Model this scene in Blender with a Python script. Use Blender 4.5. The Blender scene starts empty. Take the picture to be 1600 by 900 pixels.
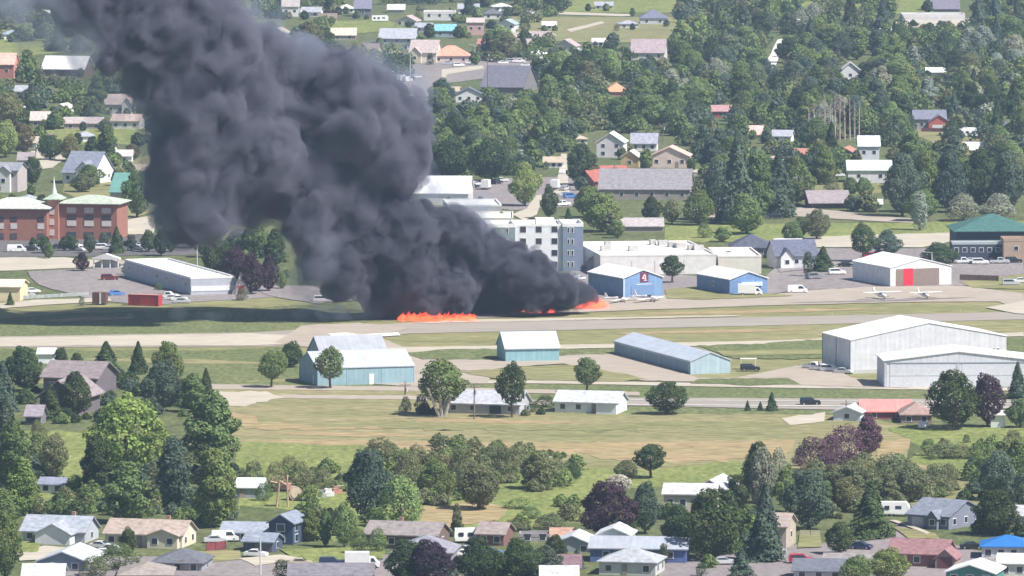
import bpy, math, random
import numpy as np
from mathutils import Vector, noise as mnoise
R = math.radians
random.seed(7)
sc = bpy.context.scene
col = sc.collection

# ------------------------------------------------------------------ camera, sky, sun, exposure
F = 12000.0                    # focal length in pixels of a 1600 px wide frame
CAMH = 172.0                   # the overlook stands 172 m above the valley floor
PITCH = math.atan2(1020.0, F)
cd = bpy.data.cameras.new('camera'); cam = bpy.data.objects.new('camera', cd); col.objects.link(cam)
cd.sensor_width = 36; cd.lens = 36 * F / 1600; cd.clip_start = 1; cd.clip_end = 30000
cam.location = (0, 0, CAMH); cam.rotation_euler = (math.pi / 2 - PITCH, 0, 0)
sc.camera = cam
w = bpy.data.worlds.new('World'); sc.world = w; w.use_nodes = True
nt = w.node_tree; bg = nt.nodes['Background']
sky = nt.nodes.new('ShaderNodeTexSky'); sky.sky_type = 'NISHITA'; sky.sun_disc = False
SUN_EL, SUN_AZ = R(51), R(118)        # azimuth clockwise from +Y (the view direction)
sky.sun_elevation = SUN_EL; sky.sun_rotation = SUN_AZ
nt.links.new(sky.outputs[0], bg.inputs[0]); bg.inputs[1].default_value = 0.062
sl = bpy.data.lights.new('sun', 'SUN'); sl.energy = 5.0; sl.angle = R(0.5); sl.color = (1, .95, .88)
so = bpy.data.objects.new('sun', sl); col.objects.link(so)
sd = Vector((math.sin(SUN_AZ) * math.cos(SUN_EL), math.cos(SUN_AZ) * math.cos(SUN_EL), math.sin(SUN_EL)))
so.rotation_euler = sd.to_track_quat('Z', 'Y').to_euler(); so.location = (400, 900, 900)
sc.view_settings.view_transform = 'Standard'; sc.view_settings.look = 'None'
sc.view_settings.exposure = 0.70; sc.view_settings.gamma = 1
sc.render.engine = 'CYCLES'
sc.cycles.use_denoising = True
sc.cycles.max_bounces = 5; sc.cycles.diffuse_bounces = 2; sc.cycles.glossy_bounces = 1
sc.cycles.transmission_bounces = 1; sc.cycles.volume_bounces = 1; sc.cycles.transparent_max_bounces = 6
sc.cycles.filter_width = 1.55
HAZE_D, HAZE_C = 0.000058, (.50, .66, 1.0)

# ------------------------------------------------------------------ picking ground points
SP, CP = math.sin(PITCH), math.cos(PITCH)
def ray(px, py):
    cx, cy = (px - 800) / F, (450 - py) / F
    return cx, CP + cy * SP, -SP + cy * CP
def P(px, py, z=0.0):
    x, y, dz = ray(px, py); t = (CAMH - z) / -dz
    return Vector((x * t, y * t, z))
def A(px, py, Y):
    x, y, dz = ray(px, py); t = Y / y
    return Vector((x * t, Y, CAMH + dz * t))
def S(py): return (py + 570.0) / CAMH
def px_of(v):
    y, z = v[1], v[2] - CAMH
    f = y * CP - z * SP; u = y * SP + z * CP
    return 800 + F * v[0] / f, 450 - F * u / f

# ------------------------------------------------------------------ materials
MATS = {}
def mat(c, rough=.75, var=.12, sc_=.35, metal=0.0, key='', stretch=None, c2=None, spec=.3, ribs=0):
    k = (ribs, tuple(round(v, 3) for v in c), rough, var, sc_, metal, key, stretch, c2)
    if k in MATS: return MATS[k]
    m = bpy.data.materials.new(key or 'paint'); m.use_nodes = True; t = m.node_tree; N = t.nodes; L = t.links
    b = N['Principled BSDF']; b.inputs['Roughness'].default_value = rough; b.inputs['Metallic'].default_value = metal
    b.inputs['Specular IOR Level'].default_value = spec
    tc = N.new('ShaderNodeTexCoord'); mp = N.new('ShaderNodeMapping'); L.new(tc.outputs['Object'], mp.inputs[0])
    if stretch: mp.inputs['Scale'].default_value = stretch
    n1 = N.new('ShaderNodeTexNoise'); n1.inputs['Scale'].default_value = sc_; n1.inputs['Detail'].default_value = 6
    n1.inputs['Roughness'].default_value = .65
    L.new(mp.outputs[0], n1.inputs['Vector'])
    mx = N.new('ShaderNodeMix'); mx.data_type = 'RGBA'
    a = c2 if c2 else tuple(max(0, v * (1 - 2.2 * var)) for v in c)
    bcol = c if c2 else tuple(min(1, v * (1 + 1.6 * var)) for v in c)
    mx.inputs[6].default_value = (*a, 1); mx.inputs[7].default_value = (*bcol, 1)
    rp = N.new('ShaderNodeMapRange'); rp.inputs['From Min'].default_value = .3; rp.inputs['From Max'].default_value = .7
    L.new(n1.outputs[0], rp.inputs[0]); L.new(rp.outputs[0], mx.inputs[0]); 
    out = mx.outputs[2]
    if ribs:      # raised seams of metal sheet, and rain streaks running down
        sx = N.new('ShaderNodeSeparateXYZ'); L.new(tc.outputs['Object'], sx.inputs[0]); ad = N.new('ShaderNodeMath'); L.new(sx.outputs[0], ad.inputs[0])
        if ribs == 2: ad.operation = 'MULTIPLY'; ad.inputs[1].default_value = 1
        else: ad.operation = 'ADD'; L.new(sx.outputs[1], ad.inputs[1])
        pp = N.new('ShaderNodeMath'); pp.operation = 'PINGPONG'; pp.inputs[1].default_value = .62; L.new(ad.outputs[0], pp.inputs[0])
        gt = N.new('ShaderNodeMath'); gt.operation = 'LESS_THAN'; gt.inputs[1].default_value = .13; L.new(pp.outputs[0], gt.inputs[0])
        st = N.new('ShaderNodeTexNoise'); st.inputs['Scale'].default_value = 1.1; st.inputs['Detail'].default_value = 4
        mp2 = N.new('ShaderNodeMapping'); mp2.inputs['Scale'].default_value = (1.4, 1.4, .08) if ribs == 1 else (1.4, .12, .3); L.new(tc.outputs['Object'], mp2.inputs[0]); L.new(mp2.outputs[0], st.inputs['Vector'])
        sm = N.new('ShaderNodeMapRange'); sm.inputs['From Min'].default_value = .35; sm.inputs['From Max'].default_value = .7; sm.inputs['To Min'].default_value = 1.0; sm.inputs['To Max'].default_value = .9; L.new(st.outputs[0], sm.inputs[0])
        m1 = N.new('ShaderNodeMath'); m1.operation = 'MULTIPLY_ADD'; m1.inputs[1].default_value = -.06; L.new(gt.outputs[0], m1.inputs[0]); L.new(sm.outputs[0], m1.inputs[2])
        mu = N.new('ShaderNodeMix'); mu.data_type = 'RGBA'; mu.blend_type = 'MULTIPLY'; mu.inputs[0].default_value = 1; L.new(out, mu.inputs[6]); L.new(m1.outputs[0], mu.inputs[7]); out = mu.outputs[2]
    L.new(out, b.inputs['Base Color'])
    MATS[k] = m; return m
def glassmat():
    return mat((.03, .04, .055), .15, .1, .5, key='window glass', spec=.6)
GL = glassmat()
def leafmat(name, trans=.36):
    m = bpy.data.materials.new(name); m.use_nodes = True; t = m.node_tree; N = t.nodes; L = t.links
    N.remove(N['Principled BSDF'])
    oi = N.new('ShaderNodeObjectInfo'); g = N.new('ShaderNodeNewGeometry')
    hsv = N.new('ShaderNodeHueSaturation')
    r1 = N.new('ShaderNodeMapRange'); r1.inputs['To Min'].default_value = .72; r1.inputs['To Max'].default_value = 1.35
    L.new(g.outputs['Random Per Island'], r1.inputs[0]); L.new(r1.outputs[0], hsv.inputs['Value'])
    tc = N.new('ShaderNodeTexCoord'); n1 = N.new('ShaderNodeTexNoise'); n1.inputs['Scale'].default_value = .45
    L.new(tc.outputs['Object'], n1.inputs['Vector'])
    r2 = N.new('ShaderNodeMapRange'); r2.inputs['From Min'].default_value = .3; r2.inputs['From Max'].default_value = .7
    r2.inputs['To Min'].default_value = .485; r2.inputs['To Max'].default_value = .515
    L.new(n1.outputs[0], r2.inputs[0]); L.new(r2.outputs[0], hsv.inputs['Hue'])
    L.new(oi.outputs['Color'], hsv.inputs['Color'])
    d = N.new('ShaderNodeBsdfDiffuse'); tr = N.new('ShaderNodeBsdfTranslucent'); mx = N.new('ShaderNodeMixShader'); mx.inputs[0].default_value = trans
    L.new(hsv.outputs[0], d.inputs[0]); L.new(hsv.outputs[0], tr.inputs[0]); L.new(d.outputs[0], mx.inputs[1]); L.new(tr.outputs[0], mx.inputs[2])
    L.new(mx.outputs[0], N['Material Output'].inputs[0])
    return m
LEAF = leafmat('foliage'); BARK = mat((.13, .1, .08), .9, .2, 1.2, key='bark'); PALEBARK = mat((.5, .47, .42), .9, .2, 1.2, key='pale bark')
DEADBARK = mat((.46, .38, .34), .9, .15, 1.2, key='dead bark')

# ------------------------------------------------------------------ mesh helpers
class MB:
    def __init__(s): s.v = []; s.f = []
    def add(s, vs, fs):
        o = len(s.v); s.v += [tuple(v) for v in vs]; s.f += [tuple(i + o for i in f) for f in fs]; return s
    def box(s, x0, x1, y0, y1, z0, z1, top=True):
        fs = [(0, 1, 5, 4), (1, 2, 6, 5), (2, 3, 7, 6), (3, 0, 4, 7), (3, 2, 1, 0)]
        if top: fs.append((4, 5, 6, 7))
        return s.add([(x0, y0, z0), (x1, y0, z0), (x1, y1, z0), (x0, y1, z0), (x0, y0, z1), (x1, y0, z1), (x1, y1, z1), (x0, y1, z1)], fs)
    def prism(s, prof, x0, x1, axis='x'):
        """profile of (a, z) points, run along an axis between x0 and x1"""
        n = len(prof)
        if axis == 'x': vs = [(x0, a, z) for a, z in prof] + [(x1, a, z) for a, z in prof]
        else: vs = [(a, x0, z) for a, z in prof] + [(a, x1, z) for a, z in prof]
        return s.add(vs, [(i, (i + 1) % n, n + (i + 1) % n, n + i) for i in range(n)] + [tuple(range(n))[::-1], tuple(range(n, 2 * n))])
    def tube(s, p0, p1, r0, r1, n=7, cap=True):
        p0, p1 = Vector(p0), Vector(p1); d = (p1 - p0).normalized()
        a = d.orthogonal().normalized(); b = d.cross(a)
        vs = []
        for p, r in ((p0, r0), (p1, r1)):
            for i in range(n):
                t = 2 * math.pi * i / n; vs.append(p + (a * math.cos(t) + b * math.sin(t)) * r)
        fs = [(i, (i + 1) % n, n + (i + 1) % n, n + i) for i in range(n)]
        if cap: fs += [tuple(range(n))[::-1], tuple(range(n, 2 * n))]
        return s.add(vs, fs)
    def mesh(s, name, m):
        me = bpy.data.meshes.new(name); me.from_pydata(s.v, [], s.f); me.update(); me.materials.append(m); return me
    def build(s, name, m=None, parent=None, loc=None, rz=0):
        o = bpy.data.objects.new(name, s.mesh(name, m)); col.objects.link(o)
        if parent is not None: o.parent = parent
        if loc is not None: o.location = loc; o.rotation_euler = (0, 0, rz)
        return o
def tag(o, label=None, cat=None, group=None, kind=None):
    if label: o['label'] = label
    if cat: o['category'] = cat
    if group: o['group'] = group
    if kind: o['kind'] = kind
    return o
def empty(name, loc, rz=0, label=None, cat=None, group=None):
    o = bpy.data.objects.new(name, None); col.objects.link(o); o.location = loc; o.rotation_euler = (0, 0, rz)
    o.empty_display_size = .5
    return tag(o, label, cat, group)
CH = {}
def copy_tree(o, kids, parent=None):
    c = o.copy(); col.objects.link(c); c.parent = parent
    for ch in kids.get(o.name, ()): copy_tree(ch, kids, c)
    return c
def kids_of(root):
    k = {}
    def rec(o):
        k[o.name] = [c for c in bpy.data.objects if c.parent is o]
        for c in k[o.name]: rec(c)
    rec(root); return k

# ------------------------------------------------------------------ the ground and what is laid on it
PQ = []
def patch(*a, **k): PQ.append((a, k))
def lay_patch(name, poly, z, m, jit=1.0, step=10):
    """flat sheet whose outline is given by its corner points; edges wander a little"""
    pts = []
    n = len(poly)
    for i in range(n):
        a, b = poly[i], poly[(i + 1) % n]
        L = math.hypot(b[0] - a[0], (b[1] - a[1])); k = max(1, int(L / step))
        for j in range(k):
            t = j / k; x = a[0] + (b[0] - a[0]) * t; y = a[1] + (b[1] - a[1]) * t
            g = P(x, y, z)
            q = Vector((x * .02, y * .06, len(poly) * 3.7 + poly[0][0]))
            g.x += jit * 1.2 * mnoise.noise(q * 3); g.y += jit * 3.4 * mnoise.noise(q * 3 + Vector((9, 4, 2)))
            pts.append(g)
    me = bpy.data.meshes.new(name)
    from mathutils.geometry import tessellate_polygon
    tri = tessellate_polygon([pts])
    me.from_pydata([tuple(p) for p in pts], [], [tuple(t) for t in tri]); me.update()
    # all faces up
    import bmesh
    bm = bmesh.new(); bm.from_mesh(me)
    for f in bm.faces:
        if f.normal.z < 0: f.normal_flip()
    bm.to_mesh(me); bm.free()
    me.materials.append(m)
    o = bpy.data.objects.new(name, me); col.objects.link(o); return tag(o, kind='structure')

def ground_mat(name, ca, cb, cc, s1=.02, s2=.15, stretch=(1, .35, 1)):
    paved = any(k in name for k in ('gravel', 'asphalt', 'concrete'))
    m = bpy.data.materials.new(name); m.use_nodes = True; t = m.node_tree; N = t.nodes; L = t.links
    b = N['Principled BSDF']; b.inputs['Roughness'].default_value = .95; b.inputs['Specular IOR Level'].default_value = .1
    tc = N.new('ShaderNodeTexCoord'); mp = N.new('ShaderNodeMapping'); mp.inputs['Scale'].default_value = stretch
    L.new(tc.outputs['Object'], mp.inputs[0])
    def nz(s, d):
        n = N.new('ShaderNodeTexNoise'); n.inputs['Scale'].default_value = s; n.inputs['Detail'].default_value = d; n.inputs['Roughness'].default_value = .6
        L.new(mp.outputs[0], n.inputs['Vector']); r = N.new('ShaderNodeMapRange'); r.inputs['From Min'].default_value = .33; r.inputs['From Max'].default_value = .67
        L.new(n.outputs[0], r.inputs[0]); return r
    a, c = nz(s1, 5), nz(s2, 6); f = nz(.8, 8)
    m1 = N.new('ShaderNodeMix'); m1.data_type = 'RGBA'; m1.inputs[6].default_value = (*ca, 1); m1.inputs[7].default_value = (*cb, 1); L.new(a.outputs[0], m1.inputs[0])
    m2 = N.new('ShaderNodeMix'); m2.data_type = 'RGBA'; m2.inputs[7].default_value = (*cc, 1); L.new(m1.outputs[2], m2.inputs[6])
    mm = N.new('ShaderNodeMath'); mm.operation = 'MULTIPLY'; mm.inputs[1].default_value = .5 if paved else .65; L.new(c.outputs[0], mm.inputs[0]); L.new(mm.outputs[0], m2.inputs[0])
    m3 = N.new('ShaderNodeMix'); m3.data_type = 'RGBA'; m3.blend_type = 'MULTIPLY'; m3.inputs[0].default_value = .25 if paved else .5
    L.new(m2.outputs[2], m3.inputs[6]); L.new(f.outputs[0], m3.inputs[7]); 
    L.new(m3.outputs[2], b.inputs['Base Color'])
    return m
G_LAWN = ground_mat('lawn', (.135, .165, .07), (.2, .21, .1), (.08, .11, .048), .035, .22)
G_MEADOW = ground_mat('bright meadow', (.235, .28, .09), (.33, .35, .13), (.16, .205, .07), .03, .14)
G_AIR = ground_mat('airfield grass', (.27, .265, .12), (.37, .33, .18), (.2, .22, .095), .03, .14, (.22, .8, 1))
G_DRY = ground_mat('dry pasture', (.29, .275, .14), (.39, .33, .19), (.21, .235, .095), .018, .11, (.3, .7, 1))
G_TAN = ground_mat('straw coloured ground', (.47, .33, .21), (.42, .33, .18), (.33, .29, .14), .03, .16, (.25, .7, 1))
G_VERGE_SHADE = ground_mat('green verge and shade', (0.17, 0.2, 0.085), (0.22, 0.235, 0.11), (0.13, 0.165, 0.07))  # verge grass, also the painted shade left of the fire
G_DARK = ground_mat('rough dark grass', (.06, .095, .035), (.09, .12, .045), (.05, .08, .03))
G_PINK = ground_mat('gravel apron', (.40, .345, .29), (.46, .4, .34), (.32, .28, .24), .03, .2, (.3, 1, 1))
G_RUN = ground_mat('worn asphalt', (.33, .295, .26), (.38, .34, .3), (.28, .255, .23), .02, .2, (.12, 1, 1))
G_CONC = ground_mat('pale concrete', (.48, .435, .36), (.55, .5, .42), (.38, .345, .28), .04, .25, (.2, 1, 1))
G_ASPH = ground_mat('asphalt', (.13, .125, .13), (.17, .16, .16), (.11, .11, .11), .05, .3)
G_LOT = ground_mat('faded asphalt', (0.26, 0.23, 0.235), (0.31, 0.275, 0.27), (0.2, 0.18, 0.19), .05, .3)
G_WHITE = ground_mat('white gravel', (.72, .70, .66), (.8, .78, .74), (.6, .57, .53), .1, .4)

me = MB(); me.add([(-6000, -2000, 0), (6000, -2000, 0), (6000, 14000, 0), (-6000, 14000, 0)], [(0, 1, 2, 3)])
tag(me.build('ground', G_LAWN), kind='structure')
L1, L2, L3, L4, L5 = 0, .5, 1.0, 1.5, 2.0
# near fields
patch('field', [(300, 622), (640, 612), (1010, 640), (1300, 645), (1430, 668), (1410, 735), (1250, 750), (1120, 735), (1000, 745), (880, 735), (700, 735), (560, 715), (300, 700)], L1, G_DRY)
patch('field', [(345, 640), (500, 640), (640, 652), (620, 668), (500, 672), (380, 668)], L3, G_TAN, 1.6)
patch('field', [(380, 686), (560, 688), (760, 692), (1000, 690), (1240, 688), (1235, 705), (1180, 716), (1000, 708), (860, 712), (640, 702), (400, 693)], L2, G_TAN, 1.6)
patch('meadow', [(370, 690), (560, 696), (640, 712), (900, 730), (1010, 735), (1130, 720), (1240, 722), (1240, 755), (1040, 760), (940, 765), (900, 815), (760, 830), (520, 845), (480, 800), (370, 790)], L2, G_MEADOW)
patch('meadow', [(20, 672), (150, 676), (160, 770), (110, 800), (40, 815), (20, 740)], L2, G_MEADOW)
patch('field', [(900, 704), (1010, 700), (1230, 698), (1226, 712), (1100, 722), (960, 718)], L3, G_TAN, 2.2)
patch('field', [(390, 640), (700, 662), (980, 668), (1000, 674), (700, 672), (400, 662)], L3, G_AIR, 2.2)
for k_, (xa, ya, xb, yb, hh_) in enumerate(((640, 655, 900, 660, 4), (980, 660, 1250, 664, 5), (1000, 672, 1280, 676, 4), (420, 676, 700, 680, 4), (760, 676, 980, 680, 3), (880, 728, 1120, 722, 6), (1380, 725, 1500, 735, 6), (960, 520, 1280, 514, 3), (620, 532, 900, 529, 3), (1000, 490, 1400, 481, 3), (120, 560, 420, 566, 5), (60, 500, 220, 495, 4))):
    patch('field', [(xa, ya), ((xa + xb) / 2, (ya + yb) / 2 - hh_ * .7), (xb, yb), (xb - 20, yb + hh_ * .6), ((xa + xb) / 2, (ya + yb) / 2 + hh_), (xa + 20, ya + hh_ * .6)], L2 + .1, (G_TAN, G_AIR, G_DRY)[k_ % 3] if k_ < 7 else (G_DRY, G_TAN)[k_ % 2], .35)
patch('field', [(660, 790), (760, 783), (800, 795), (780, 815), (700, 822), (650, 812)], L3, G_TAN, 2)
patch('meadow', [(1380, 668), (1600, 664), (1600, 790), (1480, 800), (1380, 780), (1400, 735), (1440, 700)], L2, G_MEADOW)
patch('field', [(1400, 765), (1500, 742), (1570, 748), (1540, 785), (1440, 800)], L3, G_AIR, 1.6)
patch('gravel_patch', [(1378, 690), (1400, 684), (1428, 685), (1420, 700), (1398, 712), (1370, 716)], L3, G_TAN, 2)
patch('gravel_patch', [(1215, 652), (1290, 646), (1285, 660), (1230, 664)], L3, G_CONC, 1.3)
# the road past the hangars
patch('verge', [(330, 596), (640, 598), (820, 592), (1600, 597), (1600, 668), (1300, 648), (1000, 646), (640, 628), (330, 628)], L2, G_VERGE_SHADE)
patch('field', [(330, 604), (700, 607), (700, 652), (480, 660), (330, 640)], L3, G_DRY, .8)
patch('road', [(330, 600), (700, 605), (1000, 612), (1000, 618), (700, 611), (330, 608)], L4, G_PINK, .25)
patch('road', [(330, 616), (640, 618), (860, 626), (860, 634), (640, 624), (330, 621)], L4, G_PINK, .3)
patch('gravel_patch', [(300, 610), (420, 612), (440, 622), (380, 634), (300, 632)], L4, G_CONC, 1.5)
patch('road', [(960, 621), (1600, 624), (1600, 638), (1300, 640), (960, 633)], L4, G_RUN, .15)
patch('road_edge_line', [(960, 624.4), (1600, 627.6), (1600, 628.2), (960, 625)], L5, G_WHITE, 0)
patch('road_edge_line', [(960, 631.2), (1600, 636), (1600, 636.9), (960, 632)], L5, G_WHITE, 0)
patch('taxiway', [(700, 594), (860, 594), (1200, 600), (1600, 606), (1600, 610.5), (1200, 605.5), (860, 599), (700, 599)], L4, G_CONC, .2)
# airfield
patch('field', [(0, 470), (1600, 452), (1600, 606), (1000, 600), (640, 600), (330, 598), (0, 600)], L1, G_AIR, 1.2)
patch('verge', [(0, 546), (300, 548), (470, 540), (470, 590), (300, 600), (0, 590)], L2, G_VERGE_SHADE, 1.5)
patch('field', [(0, 474), (240, 474), (450, 462), (600, 470), (640, 495), (560, 506), (400, 522), (0, 528)], L2, G_VERGE_SHADE, 1)  # darker green paints the smoke's shadow into the field
patch('runway', [(-20, 526), (400, 519), (640, 504), (1000, 499), (1600, 487), (1640, 498), (1000, 513), (640, 521), (420, 541), (-20, 543)], L3, G_RUN, .2)
patch('runway', [(-20, 528), (400, 521), (560, 530), (420, 539), (-20, 541)], L4, G_CONC, .5)
patch('taxiway', [(470, 508), (560, 504), (640, 512), (590, 525), (640, 545), (760, 556), (780, 562), (760, 598), (640, 604), (560, 598), (520, 560), (500, 545), (430, 535)], L4, G_PINK, .6)
patch('gravel_patch', [(512, 521), (540, 519), (560, 523), (622, 519), (625, 524), (570, 527), (520, 526)], L5, G_WHITE, .5)
patch('taxiway', [(600, 543), (760, 540), (980, 537), (1200, 532), (1600, 519), (1600, 525), (1200, 538), (980, 543), (760, 547), (610, 550)], L4, G_CONC, .25)
patch('verge', [(628, 552), (700, 545), (900, 545), (980, 545), (960, 552), (870, 556), (760, 562), (660, 561)], L5, G_VERGE_SHADE, .6)
patch('verge', [(1090, 540), (1300, 530), (1600, 528), (1600, 562), (1300, 560), (1150, 560)], L4, G_VERGE_SHADE, 1.2)
patch('field', [(1120, 548), (1300, 545), (1300, 553), (1130, 556)], L5, G_AIR, .3)
patch('taxiway', [(700, 562), (880, 553), (975, 551), (1090, 590), (1150, 590), (1290, 562), (1330, 590), (1400, 598), (1420, 606), (1200, 600), (1000, 594), (880, 568), (800, 573), (750, 580), (720, 578)], L4 + .01, G_PINK, .4)
patch('verge', [(715, 580), (800, 574), (880, 569), (920, 572), (1010, 592), (960, 596), (780, 592)], L5, G_AIR, .7)
patch('verge', [(1090, 592), (1230, 590), (1250, 600), (1170, 602), (1080, 598)], L5, G_VERGE_SHADE, .6)
patch('apron', [(740, 492), (900, 484), (940, 468), (1040, 461), (1200, 462), (1240, 455), (1350, 448), (1500, 446), (1600, 458), (1600, 484), (1560, 471), (1400, 472), (1200, 477), (1000, 484), (900, 488), (745, 497)], L4, G_PINK, .4)
patch('apron_seam', [(1225, 473), (1400, 467), (1530, 464), (1400, 470)], L5, G_LOT, .1)
patch('apron', [(1540, 480), (1600, 470), (1640, 480), (1640, 492), (1590, 490)], L5, G_CONC, .3)
patch('gravel_patch', [(640, 506), (700, 500), (745, 499), (1000, 495), (1160, 492), (1150, 494), (900, 500), (700, 504)], L4, G_CONC, .3)
# left of the fire
patch('field', [(-20, 470), (120, 472), (240, 478), (330, 466), (430, 460), (520, 463), (520, 475), (330, 484), (100, 490), (-20, 500)], L3, G_AIR, 1)
patch('road', [(-20, 402), (100, 402), (210, 412), (215, 420), (120, 418), (-20, 424)], L3, G_CONC, .4)
patch('car_park', [(40, 424), (210, 416), (430, 452), (470, 462), (330, 470), (240, 476), (150, 470), (60, 445)], L4, G_LOT, .6)
patch('path', [(0, 474), (60, 468), (170, 465), (175, 470), (70, 476), (0, 482)], L5, G_CONC, .4)
patch('car_park', [(-20, 368), (240, 366), (330, 385), (330, 398), (-20, 402)], L3, G_ASPH, .4)
patch('car_park', [(380, 446), (540, 446), (590, 466), (500, 474), (430, 464)], L5, G_LOT, .6)
patch('car_park', [(1210, 420), (1350, 402), (1600, 398), (1600, 440), (1500, 446), (1350, 448), (1230, 455), (1190, 462), (1190, 440)], L3, G_LOT, .6)
patch('verge', [(1040, 452), (1090, 446), (1200, 458), (1240, 462), (1100, 468), (1040, 466)], L5, G_AIR, .5)
patch('verge', [(1500, 440), (1600, 428), (1600, 452), (1520, 450)], L4, G_AIR, .6)
patch('car_park', [(900, 412), (1090, 432), (1090, 448), (1040, 462), (940, 470), (880, 440)], L3, G_LOT, .6)
# middle distance
patch('lawn', [(1040, 352), (1600, 345), (1600, 366), (1400, 380), (1040, 378)], L3, G_MEADOW, .8)
patch('road', [(1080, 326), (1260, 324), (1380, 338), (1440, 342), (1440, 348), (1380, 346), (1250, 338), (1080, 340)], L4, G_PINK, .5)
patch('path', [(1210, 372), (1380, 366), (1495, 363), (1495, 376), (1440, 386), (1280, 386), (1210, 390)], L4, G_CONC, .4)
patch('car_park', [(1280, 388), (1480, 388), (1480, 402), (1340, 406), (1280, 418), (1220, 425), (1200, 400)], L4 + .01, G_LOT, .5)
patch('road', [(800, 335), (822, 326), (835, 306), (868, 298), (876, 240), (885, 240), (890, 300), (850, 312), (838, 335), (820, 345)], L4, G_CONC, .4)
patch('car_park', [(720, 282), (800, 278), (900, 276), (920, 298), (900, 322), (800, 328), (720, 318)], L3, G_LOT, .6)
patch('road', [(900, 262), (1090, 264), (1090, 270), (900, 270)], L4, G_CONC, .3)
patch('gravel_patch', [(1190, 104), (1204, 84), (1214, 62), (1226, 60), (1228, 68), (1218, 88), (1206, 112), (1192, 116)], L4, G_WHITE, 1.2)
patch('field', [(1420, 188), (1560, 208), (1600, 225), (1600, 245), (1500, 242), (1430, 212)], L3, G_AIR, 1.2)
patch('field', [(1180, 290), (1270, 280), (1400, 288), (1400, 300), (1300, 306), (1190, 310)], L3, G_AIR, 1)
# far left
patch('lawn', [(20, 205), (100, 196), (220, 198), (245, 210), (240, 226), (60, 226)], L3, G_MEADOW, 1)
patch('car_park', [(50, 236), (100, 234), (120, 238), (80, 262), (30, 270)], L4, G_CONC, .8)
patch('lawn', [(100, 285), (240, 240), (240, 330), (190, 345), (100, 300)], L3, G_AIR, 1)
patch('lawn', [(0, 40), (60, 30), (140, 60), (130, 80), (0, 90)], L3, G_MEADOW, 1)
patch('field', [(190, 345), (240, 335), (240, 366), (190, 366)], L4, G_CONC, 1)
# far middle and right
patch('lawn', [(470, 36), (600, 30), (640, 45), (560, 52), (480, 50)], L3, G_MEADOW, 1)
patch('field', [(860, -14), (1150, -16), (1140, 14), (1060, 20), (860, 20)], L3, G_MEADOW, .5)
patch('road', [(860, 18), (985, 22), (985, 25.5), (860, 22)], L4, G_CONC, .2)
patch('field', [(800, 26), (1110, 26), (1140, 70), (980, 66), (900, 66), (800, 58)], L3, G_AIR, 1.5)
patch('road', [(885, 46), (940, 33), (945, 36), (892, 50)], L4, G_CONC, .2)
patch('road', [(800, 51), (862, 50), (870, 56), (800, 58)], L4, G_CONC, .4)
patch('car_park', [(600, 108), (700, 92), (880, 88), (860, 108), (700, 130), (680, 150), (610, 150)], L3, G_LOT, .6)
patch('road', [(690, 108), (755, 102), (756, 107), (700, 116), (690, 128)], L4, G_CONC, .4)
patch('field', [(1200, -20), (1460, -20), (1460, 20), (1400, 22), (1200, 26)], L3, G_MEADOW, .5)
patch('road', [(1400, 34), (1520, 28), (1520, 40), (1400, 44)], L4, G_CONC, .3)
# streets in front
patch('road', [(60, 868), (330, 870), (600, 880), (600, 905), (330, 900), (60, 900)], L3, G_LOT, .3)
patch('path', [(20, 862), (70, 852), (110, 856), (90, 872), (30, 876)], L4, G_CONC, .3)
patch('lawn', [(440, 858), (600, 852), (600, 872), (460, 880)], L4, G_MEADOW, .5)
patch('lawn', [(300, 862), (376, 858), (378, 874), (320, 878)], L4, G_AIR, .5)
patch('lawn', [(20, 846), (62, 846), (62, 862), (20, 862)], L4, G_MEADOW, .5)
patch('road', [(560, 868), (720, 862), (720, 905), (540, 905)], L2, G_LOT, .3)
patch('road', [(1040, 878), (1160, 862), (1260, 850), (1400, 838), (1400, 812), (1440, 830), (1490, 850), (1600, 880), (1600, 960), (1000, 960)], L2, G_LOT, .4)
patch('lawn', [(1248, 835), (1283, 834), (1284, 854), (1246, 856)], L4, G_AIR, .3)
patch('lawn', [(1392, 822), (1460, 832), (1470, 842), (1420, 840)], L4, G_AIR, .3)
patch('path', [(1390, 812), (1400, 812), (1455, 832), (1448, 834)], L5, G_CONC, .2)
patch('driveway', [(375, 872), (440, 866), (470, 872), (400, 884)], L4, G_CONC, .3)
for i, (a, k) in enumerate(sorted(PQ, key=lambda q: q[0][2])):
    a = list(a); a[2] = .006 + i * .0028; lay_patch(*a, **k)
# ------------------------------------------------------------------ buildings
WHITE = (.78, .79, .8)
def wallm(c, metal=False): return mat(c, .8, .06, .5, key='wall paint', ribs=1 if metal else 0)
def roofm(c, metal=False): return mat(c, .55 if metal else .9, .06 if metal else .16, .4 if metal else .9, key='metal roof' if metal else 'shingles', stretch=(1, 1, 1) if metal else (1, 1, 2.5), ribs=2 if metal else 0)
TRIM = mat(WHITE, .6, .04, .6, key='trim')
def wnd(root, side, u, z, ww, hh, W_, D_, frame=TRIM, yoff=0.0):
    """a window (frame with a dark pane) on the front, left or right wall"""
    def bx(o, e, a, b):       # proud of the wall by e, half sizes a, b about (u, z)
        m = MB()
        if side == 'f': m.box(u - a, u + a, yoff - e, yoff - .002, z - b, z + b)
        elif side == 'l': m.box(-e, -.002, u - a, u + a, z - b, z + b)
        else: m.box(W_ + .002, W_ + e, u - a, u + a, z - b, z + b)
        return m
    fr = bx(0, .06, ww / 2 + .12, hh / 2 + .12).build('window', frame, root)
    bx(0, .09, ww / 2, hh / 2).build('pane', GL, fr)
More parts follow.
